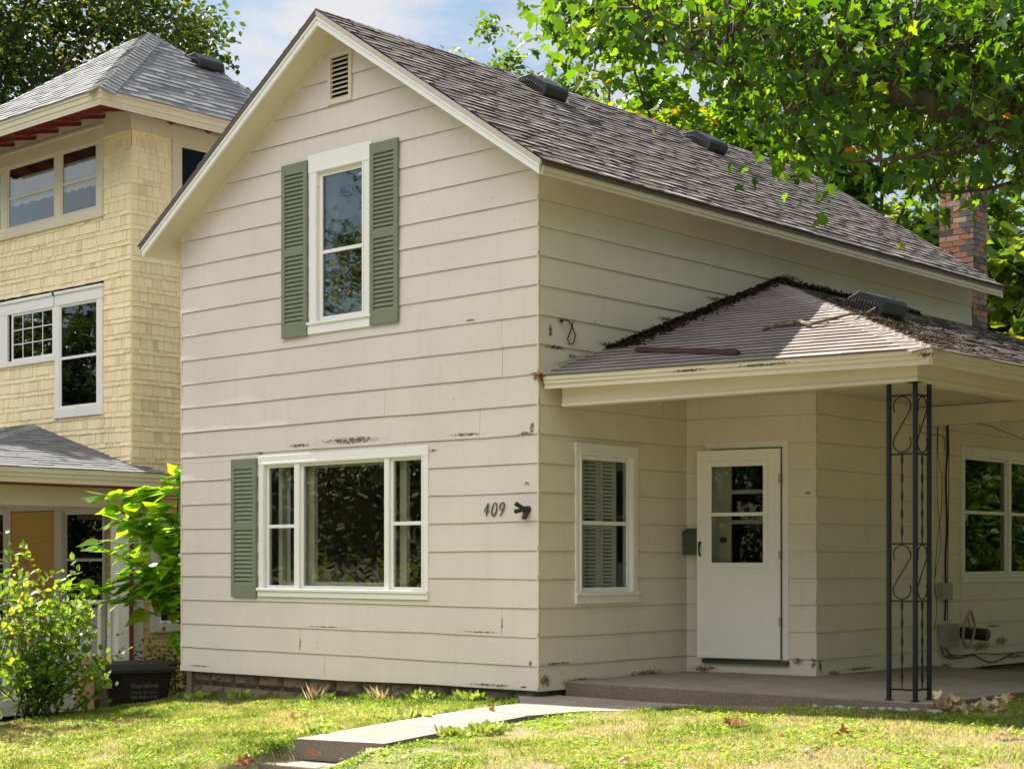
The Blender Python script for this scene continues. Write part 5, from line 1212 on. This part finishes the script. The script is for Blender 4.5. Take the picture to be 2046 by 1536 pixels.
# ---- shrub at the left edge of the lawn, in front of the yellow house
def shrub(cpx, D, label, stems, leaf, seed, mat='shrub', name='shrub', shape='oval', per=16, tint=(.5, .25), base=None, thick=.010, group=None, spread=.12, cat='shrub', up=.5):
    r = np.random.default_rng(seed); b = base if base is not None else at(*cpx, D); b = V(b[0], b[1], float(gz(b[0], b[1])))
    root = empty(name, b, label, cat, group); mb = MB(); P = []; Td = []; tt = []
    for (px, py, dd) in stems:
        tip = at(px, py, D+dd); s0 = b+V(r.normal()*.10, r.normal()*.10, 0); ctrl = (s0+tip)/2+V(0, 0, .12)+r.normal(size=3)*.06
        Q = [((1-t_)**2)*s0+2*t_*(1-t_)*ctrl+t_*t_*tip for t_ in np.linspace(0, 1, 9)]
        mb.tube(Q, [thick*(1-.8*i/8) for i in range(9)], 5)
        for i in range(2, 9):
            for q in range(r.integers(1, 4)):
                d = unit(Q[i]-Q[i-1])*.5+r.normal(size=3)*.6; d[2] += .15; e = Q[i]+unit(d)*r.uniform(.08, .26)*(1.2-.08*i)
                mb.tube([Q[i], e], [.004, .002], 4, cap=False); bt_ = r.normal()*.12
                for m_ in range(per):
                    f = r.uniform(.2, 1.05); P.append(Q[i]*(1-f)+e*f+r.normal(size=3)*spread*.35); dd_ = unit(e-Q[i])*.8+r.normal(size=3)*.55; Td.append(dd_); tt.append(np.clip(tint[0]+bt_+.05*(i-5)+r.normal()*tint[1]*.6, 0, 1))
    mb.build('stems', M['bark'], root)
    P, Td, tt = np.array(P), np.array(Td), np.array(tt)
    leaves('foliage', P, r.uniform(.7, 1.3, len(P))*leaf, tt, M[mat], root, shape, up=up, r=r, tipdir=Td); return root
r5 = np.random.default_rng(5)
def cloud(n, x0, x1, f, r): # stem tips under the outline f
    o = []
    for i in range(n):
        x = r.uniform(x0, x1); t_ = f(x); y = t_+(1400-t_)*r.random()**1.6*.9; o.append((x, y, r.uniform(-.5, .5)))
    return o
f1 = lambda x: np.interp(x, [-120, 0, 40, 90, 130, 180, 215, 240], [1120, 1120, 1110, 1170, 1160, 1185, 1200, 1290])
shrub((60, 1420), 17.3, 'loose leafy shrub at the left edge of the lawn hiding the porch railing', cloud(27, -60, 225, f1, r5), .085, 61, per=5, spread=.25, tint=(.35, .25), base=at(70, 1425, 17.4))
f2 = lambda x: np.interp(x, [-160, 0, 30, 80], [1140, 1130, 1150, 1250])
shrub((-40, 1420), 16.4, 'second shrub with yellowish tips cut by the left edge of the frame', cloud(20, -140, 70, f2, r5), .08, 62, per=5, base=at(-60, 1430, 16.6), tint=(.65, .3))
# seed plumes of the shrub
# ---- large-leaved sapling growing between the houses
stems = [(365, 930, .0), (340, 960, -.1), (300, 975, .2), (240, 985, .1), (205, 995, 0), (330, 1010, 0), (270, 1010, .2), (240, 1035, .1), (350, 1040, .1), (300, 1060, .2), (330, 1090, 0),
         (225, 1085, 0), (205, 1090, .1), (260, 1100, .2), (300, 1120, .1), (350, 1130, .2), (190, 1165, -.1), (200, 1175, 0), (250, 1160, .1), (300, 1170, .1), (340, 1180, .2), (355, 1090, .1), (358, 1275, .0), (320, 1190, .2)]
r = np.random.default_rng(71); b = at(385, 1400, 19.9); b = V(b[0], b[1], float(gz(b[0], b[1]))); root = empty('sapling', b, 'bright large-leaved sapling leaning out from behind the left corner of the cream house', 'sapling')
mb = MB(); P = []; Td = []; tt = []; hub = [at(372, 1250, 19.6), at(360, 1180, 19.4), at(352, 1080, 19.3), at(356, 990, 19.3)]
mb.tube([b]+hub, [.03, .022, .018, .012, .008], 7)
for px, py, dd in stems:
    tip = at(px, py, 19.0+dd); h_ = min(hub, key=lambda q: abs(q[2]-tip[2]+.25)); ctrl = (h_+tip)/2+V(0, 0, -.05)
    Q = [((1-t_)**2)*h_+2*t_*(1-t_)*ctrl+t_*t_*tip for t_ in np.linspace(0, 1, 6)]; mb.tube(Q, [.008, .006, .005, .004, .004, .003], 5)
    for i in range(2, 6):
        for q in range(3):
            d = unit(Q[5]-Q[0]+1e-4)*.9+r.normal(size=3)*.45; d[2] = d[2]*.5-.28; P.append(Q[i]+r.normal(size=3)*.035); Td.append(d); tt.append(r.random())
mb.build('stems', M['bark'], root); P, Td, tt = map(np.array, (P, Td, tt))
leaves('foliage', P, r.uniform(.17, .31, len(P)), tt, M['bigleaf'], root, 'heart', up=1.2, r=r, tipdir=Td)
# dark ivy-like growth behind the bin
r = np.random.default_rng(72)
bq = at(350, 1360, 20.6); root = empty('hedge_plant', (bq[0], bq[1], -.9), 'dark low evergreen bush behind the refuse bin', 'bush'); P = V(bq[0], bq[1], -.35)+r.normal(size=(1600, 3))*V(.28, .35, .30); mb = MB(); limb_mesh(mb, (bq[0], bq[1], -.95), (bq[0], bq[1], -.1), .02, .005, r); mb.build('stems', M['bark'], root)
leaves('foliage', P, .06, r.random(len(P))*.4, M['bgdark'], root, 'oval', r=r)
# ---------------------------------------------------------------- lawn: blades, weeds, litter
r = np.random.default_rng(91)
def onpath(x, y):
    a = (x > .05) & (x < .95) & (y < -.5) & (y > -3.02)
    b = (x > -.28+np.maximum(-y, 0)*.9) & (x < 2.4+1.9*np.minimum(y-.2, 0)+.0) & (y >= -.62) & (y < .36)
    c = (x > .0) & (x < .97) & (y <= -2.95) & (y > -4.3)
    return a | b | c
def keep(x, y):
    k = ~onpath(x, y)
    k &= ~((y > -.02) & (x > XL) & (x < 0)) & ~((y > .33) & (x >= 0) & (x < 3.75)) & (y < 3) & ~((x < -6.2) & (y > -1.5))
    # inside the wide view cone
    X = x-CAM[0]; Y = y-CAM[1]; a = X*CT+Y*ST; b = -X*ST+Y*CT
    k &= (np.abs(a/b) < .37) & (b > 9.2)
    return k
N_ = 1150000; x = r.uniform(-7.5, 7, N_); y = r.uniform(-7, 3, N_); m = keep(x, y); x, y = x[m], y[m]
X = x-CAM[0]; Y = y-CAM[1]; dep = -X*ST+Y*CT
dry = .42*vnoise(x*.75+3, y*.75)+.33*vnoise(x*2.6, y*2.6+7)+.25*vnoise(x*8, y*8)
edge = np.minimum(np.abs(y), .5)/.5; edge = np.where((x > XL) & (x < 0), edge, 1); dry = dry-.20*(1-edge)
pd = np.minimum(np.abs(x-.0), np.abs(x-.95)); dry = dry-.16*np.clip(1-pd/.35, 0, 1)*((y < -.3) & (y > -3.4))
thin = r.random(len(x)) < np.clip(1.25-1.1*dry, .35, 1); x, y, dry = x[thin], y[thin], dry[thin]; n = len(x)
pdist = np.minimum(np.abs(x-.0), np.abs(x-.95))
h = r.uniform(.016, .046, n)*(1.15-.8*dry)*(.55+1.1*vnoise(x*7.3, y*7.3)); h *= np.where((np.abs(y) < .12) & (x < 0), 1.7, 1)
h *= np.where((pdist < .10) & (y < -.3) & (y > -3.3), 1.5, 1)
h *= np.where((x > .9) & (x < 1.5) & (y < -.4) & (y > -3.1), .5, 1); h *= np.where((x > .8) & (x < 1.9) & (y < -2.7), .45, 1); hd = r.uniform(0, 6.28, n); lean = r.uniform(.1, .9, n)*h; wd = r.uniform(.0014, .0029, n)
z = gz(x, y)-.004; P = np.stack([x, y, z], 1); side = np.stack([np.cos(hd), np.sin(hd), 0*hd], 1); fw = np.stack([-np.sin(hd), np.cos(hd), 0*hd], 1)
mid = P+fw*(lean*.35)[:, None]+V(0, 0, 1)*(h*.6)[:, None]; tip = P+fw*lean[:, None]+V(0, 0, 1)*h[:, None]
q = np.stack([P-side*wd[:, None], P+side*wd[:, None], mid+side*(wd*.7)[:, None], tip, mid-side*(wd*.7)[:, None]], 1).reshape(-1, 3)
tint = np.clip((dry-.20)*1.6+r.normal(size=n)*.2, 0, 1)
o = fast_mesh('grass', q, 5, tint, M['grass']); tag(o, 'sunlit patchy lawn grass, green and straw coloured', 'grass', kind='stuff')
# broad-leaved weeds and clover
N_ = 36000; x = r.uniform(-7.5, 7, N_); y = r.uniform(-6, 2, N_); m = keep(x, y) & (vnoise(x*2.6+11, y*2.6) > .50); 
pdist = np.minimum(np.abs(x-.0), np.abs(x-.98)); m2 = keep(x, y) & (pdist < .16) & (y < -.3) & (y > -3.5) & (r.random(N_) < .8); m |= m2; x, y = x[m], y[m]
c = np.stack([x, y, gz(x, y)+.012], 1); c = np.repeat(c, 6, 0)+r.normal(size=(len(x)*6, 3))*V(.022, .022, .010); c[:, 2] = np.maximum(c[:, 2], gz(c[:, 0], c[:, 1])+.004)
o = leaves('weeds', c, r.uniform(.016, .040, len(c)), r.random(len(c)), M['weed'], None, 'oval', up=1.2, r=r, origin=(0, 0, 0)); tag(o, 'bright clover and broad-leaved weeds in the lawn', 'weeds', kind='stuff')
# taller weeds by the foundation and the path edge
tw = [((-4.9, -.10), .10), ((-4.2, -.08), .12), ((-3.0, -.07), .16), ((-2.0, -.07), .14), ((-1.35, -.08), .10), ((-.75, -.14), .10), ((1.0, -2.15), .08), ((1.02, -1.75), .07), ((-.10, -2.6), .09), ((-.08, -1.5), .10), ((1.15, -1.95), .09)]
for i, ((wx_, wy_), hh) in enumerate(tw):
    b = V(wx_, wy_, float(gz(wx_, wy_))); dryw = i in (2, 3); P = []; Td = []; tt = []
    for s_ in range(46):
        a = r.uniform(0, 6.28); rad = r.uniform(.0, .16); p = b+V(math.cos(a)*rad, math.sin(a)*rad*.5, 0); P.append(p+V(0, 0, r.uniform(0, hh*.5))); Td.append(V(math.cos(a)*.6, math.sin(a)*.6, r.uniform(.3, 1.4))); tt.append(r.uniform(.75, 1) if dryw else r.uniform(.0, .5))
    P, Td, tt = map(np.array, (P, Td, tt))
    o = leaves('weed_tuft', P, r.uniform(.5, 1.1, len(P))*hh, tt, M['grass'], None, 'blade' if dryw else 'oval', up=.2, r=r, tipdir=Td, origin=b)
    lb = ['tuft of weeds at the left end of the foundation', 'weed tuft below the green shutter', 'dry straw tuft against the middle of the foundation', 'second dry straw tuft right of the middle one', 'green tuft under the right of the picture window', 'weed tuft near the house corner', 'weeds spilling onto the right edge of the path', 'small tuft on the right path edge nearer the house', 'tuft at the left path edge by the steps', 'tuft halfway up the left path edge', 'weed tuft in the lawn just right of the path'][i]
    tag(o, lb, 'weed', 'weed tufts by wall and path')
# dead leaves on the lawn
def litter(px, py, zoff, n, size, spread, label, grp='dead leaves scattered on the lawn', tr=(0, .5), name='dead_leaf', D=None, stack=.03):
    d = V(*ray(px, py)); t_ = 10.0
    for _ in range(400):
        p = V(*CAM)+d*t_
        if p[2] <= float(gz(p[0], p[1]))+zoff: break
        t_ += .02
    P = p+r.normal(size=(n, 3))*V(spread*.6, spread*.6, stack*.5); P[:, 2] = np.maximum(P[:, 2], gz(P[:, 0], P[:, 1])+zoff+.01)
    tt = r.uniform(tr[0], tr[1], n); Td = r.normal(size=(n, 3)); Td[:, 2] = np.abs(Td[:, 2])*.7
    o = leaves(name, P, r.uniform(.55, .95, n)*size, tt, M['dry'], None, 'maple', up=.4, r=r, tipdir=Td, origin=p); return tag(o, label, 'dead leaves', grp)
litter(1463, 1447, .03, 9, .09, .05, 'clump of rust-brown dead leaves on the lawn in front of the door')
litter(1680, 1468, .03, 4, .07, .04, 'small rust-brown leaves left of the pair below the post', tr=(0, .3))
litter(1716, 1458, .03, 2, .08, .02, 'upright brown leaf on the lawn below the iron post', tr=(0, .3)); litter(1740, 1460, .03, 1, .06, .01, 'single orange-brown leaf right of the upright one', tr=(.1, .4))
litter(1255, 1523, .03, 4, .09, .05, 'pale dry leaf curled at the bottom of the lawn', tr=(.7, 1)); litter(1605, 1508, .03, 4, .08, .06, 'pale dry leaves low in the lawn right of centre', tr=(.6, 1))
litter(2005, 1468, .03, 6, .09, .07, 'pale grey leaves on the lawn at the right edge', tr=(.6, 1)); litter(1880, 1530, .03, 2, .08, .03, 'brownish leaf at the bottom right', tr=(.3, .7))
litter(637, 1508, -.02, 3, .08, .03, 'brown leaf lying against the step', tr=(0, .4)); litter(980, 1423, .04, 1, .08, .01, 'orange leaf lying on the path near the house', tr=(.0, .3)); litter(678, 1460, .03, 2, .08, .04, 'brown leaves beside the left edge of the path', tr=(.1, .4))
litter(490, 1528, .03, 26, .06, .06, 'clump of small red leaves at the bottom left of the steps', tr=(0, .12), name='red_leaf_clump')
litter(590, 1434, .03, 2, .06, .03, 'small brown leaf in the grass left of the path', tr=(.1, .4)); litter(1560, 1475, .03, 2, .06, .03, 'tiny brown leaf on the lawn in front of the wing corner', tr=(.1, .4))
# heap of withered twigs and leaves by the porch corner
b = at(1940, 1418, 12.75); b = V(b[0], b[1], float(gz(b[0], b[1]))); root = empty('brush_pile', b, 'heap of withered pale leaves and twigs beside the porch corner', 'brush pile')
P = []; Td = []; tt = []
for px, py, n in ((1895, 1412, 26), (1905, 1425, 24), (1925, 1422, 22), (1945, 1425, 24), (1970, 1424, 20), (1995, 1412, 16), (2003, 1400, 6), (1890, 1398, 8)):
    c = at(px, py, 12.75)
    for _ in range(n):
        P.append(c+r.normal(size=3)*V(.05, .07, .03)); Td.append(V(r.normal(), r.normal(), abs(r.normal())*.8)); tt.append(np.clip(r.normal(.75, .25), .05, 1))
leaves('withered_leaves', np.array(P), r.uniform(.045, .095, len(P)), np.array(tt), M['dry'], root, 'maple', up=.2, r=r, tipdir=np.array(Td))
mb = MB()
for a_, b__ in (((1890, 1430), (1900, 1395)), ((1905, 1400), (1910, 1435)), ((1960, 1425), (1985, 1400)), ((1975, 1425), (1992, 1398)), ((1985, 1405), (2010, 1398)), ((1940, 1430), (1950, 1410)), ((1900, 1420), (2000, 1428))):
    mb.tube([at(*a_, 12.75), at(*b__, 12.7)], [.005, .002], 5)
mb.build('twigs', M['twig'], root)
# pebbles at the foot of the post
for i in range(26):
    x_ = r.uniform(2.7, 3.9); y_ = .36-r.random()*.10; s_ = r.uniform(.018, .04); bm = MB(); c = V(x_, y_, float(gz(x_, y_))+.02)
    k = 7; rings = []
    for j in range(5):
        ph = math.pi*j/4
        rings += [c+V(s_*math.sin(ph)*math.cos(a)*1.3, s_*math.sin(ph)*math.sin(a), s_*.6*math.cos(ph))*(1+.12*r.normal()) for a in np.linspace(0, 6.283, k, endpoint=False)]
    bm.raw(rings, [(j*k+q_, j*k+(q_+1) % k, (j+1)*k+(q_+1) % k, (j+1)*k+q_) for j in range(4) for q_ in range(k)], r.random(), True)
    o = bm.build('pebble', M['pebble'], None, origin=c); tag(o, 'grey pebble along the porch edge at the foot of the iron post', 'pebble', 'pebbles along the porch edge by the iron post')
# leaf litter and moss packed where the porch roof meets the wall
P = []
for i in range(7200):
    f = r.random(); a = V(0.02, .95, 3.22); b = V(0.02, 3.9, 4.24)
    if i < 5600: p = a*(1-f)+b*f; w_ = abs(r.normal())**1.15*.12*(1.15-.5*f)+.0; q = p+V(1, 0, 0)*w_; q = q-n1*np.dot(q-EA, n1)+n1*(r.uniform(.005, .045))
    else: f = f**1.6; p = V(.02, 3.9+3.2*f, 4.23); w_ = abs(r.normal())*.10*(1-.6*f); q = p+V(1, 0, 0)*w_; q = q-n2*np.dot(q-EB, n2)+n2*(r.uniform(.005, .05))
    P.append(q)
P = np.array(P); o = leaves('roof_debris', P, r.uniform(.02, .05, len(P)), r.random(len(P))**1.5*.7, M['moss'], None, 'oval', up=.2, r=r, origin=(0, 0, 0)); tag(o, 'dark leaf litter and moss packed between porch roof and wall', 'debris', kind='stuff')
P = []
for i in range(2600):
    x_ = r.uniform(.3, 3.75); y_ = (3.9-3.65*x_/3.8)+abs(r.normal())*.9+.05; q = V(x_, y_, 3); q = q-n2*np.dot(q-EB, n2)+n2*.014; P.append(q)
P = np.array(P); o = leaves('roof_debris', P, r.uniform(.012, .035, len(P)), r.random(len(P)), M['moss'], None, 'oval', up=1.5, r=r, origin=(0, 0, 0)); tag(o, 'thin brown needles and twigs strewn on the side slope of the porch roof', 'debris', kind='stuff')
for i, (px, py, tr_, lb) in enumerate(((1470, 667, (0, .3), 'rust leaf on the shaded porch roof above the metal strip'), (1518, 692, (.1, .4), 'brown leaf near the lit edge of the porch roof'), (1305, 722, (.1, .4), 'brown leaf low on the shaded porch roof'), (1255, 710, (.2, .5), 'small leaf at the left of the metal strip'), (1410, 700, (.6, 1), 'pale leaf on the metal strip'), (1620, 672, (.5, .9), 'tan leaf on the sunny part of the porch roof'), (1375, 655, (.4, .8), 'small tan leaf high on the porch roof'), (1412, 648, (.4, .8), 'second small tan leaf high on the porch roof'))):
    q = onplane(px, py, EA, n1)+n1*.02; Pn = q+r.normal(size=(2, 3))*.015
    o = leaves('dead_leaf', Pn, .075, r.uniform(*tr_, 2), M['dry'], None, 'maple', up=1, r=r, origin=q); tag(o, lb, 'dead leaf', 'dead leaves on the porch roof')
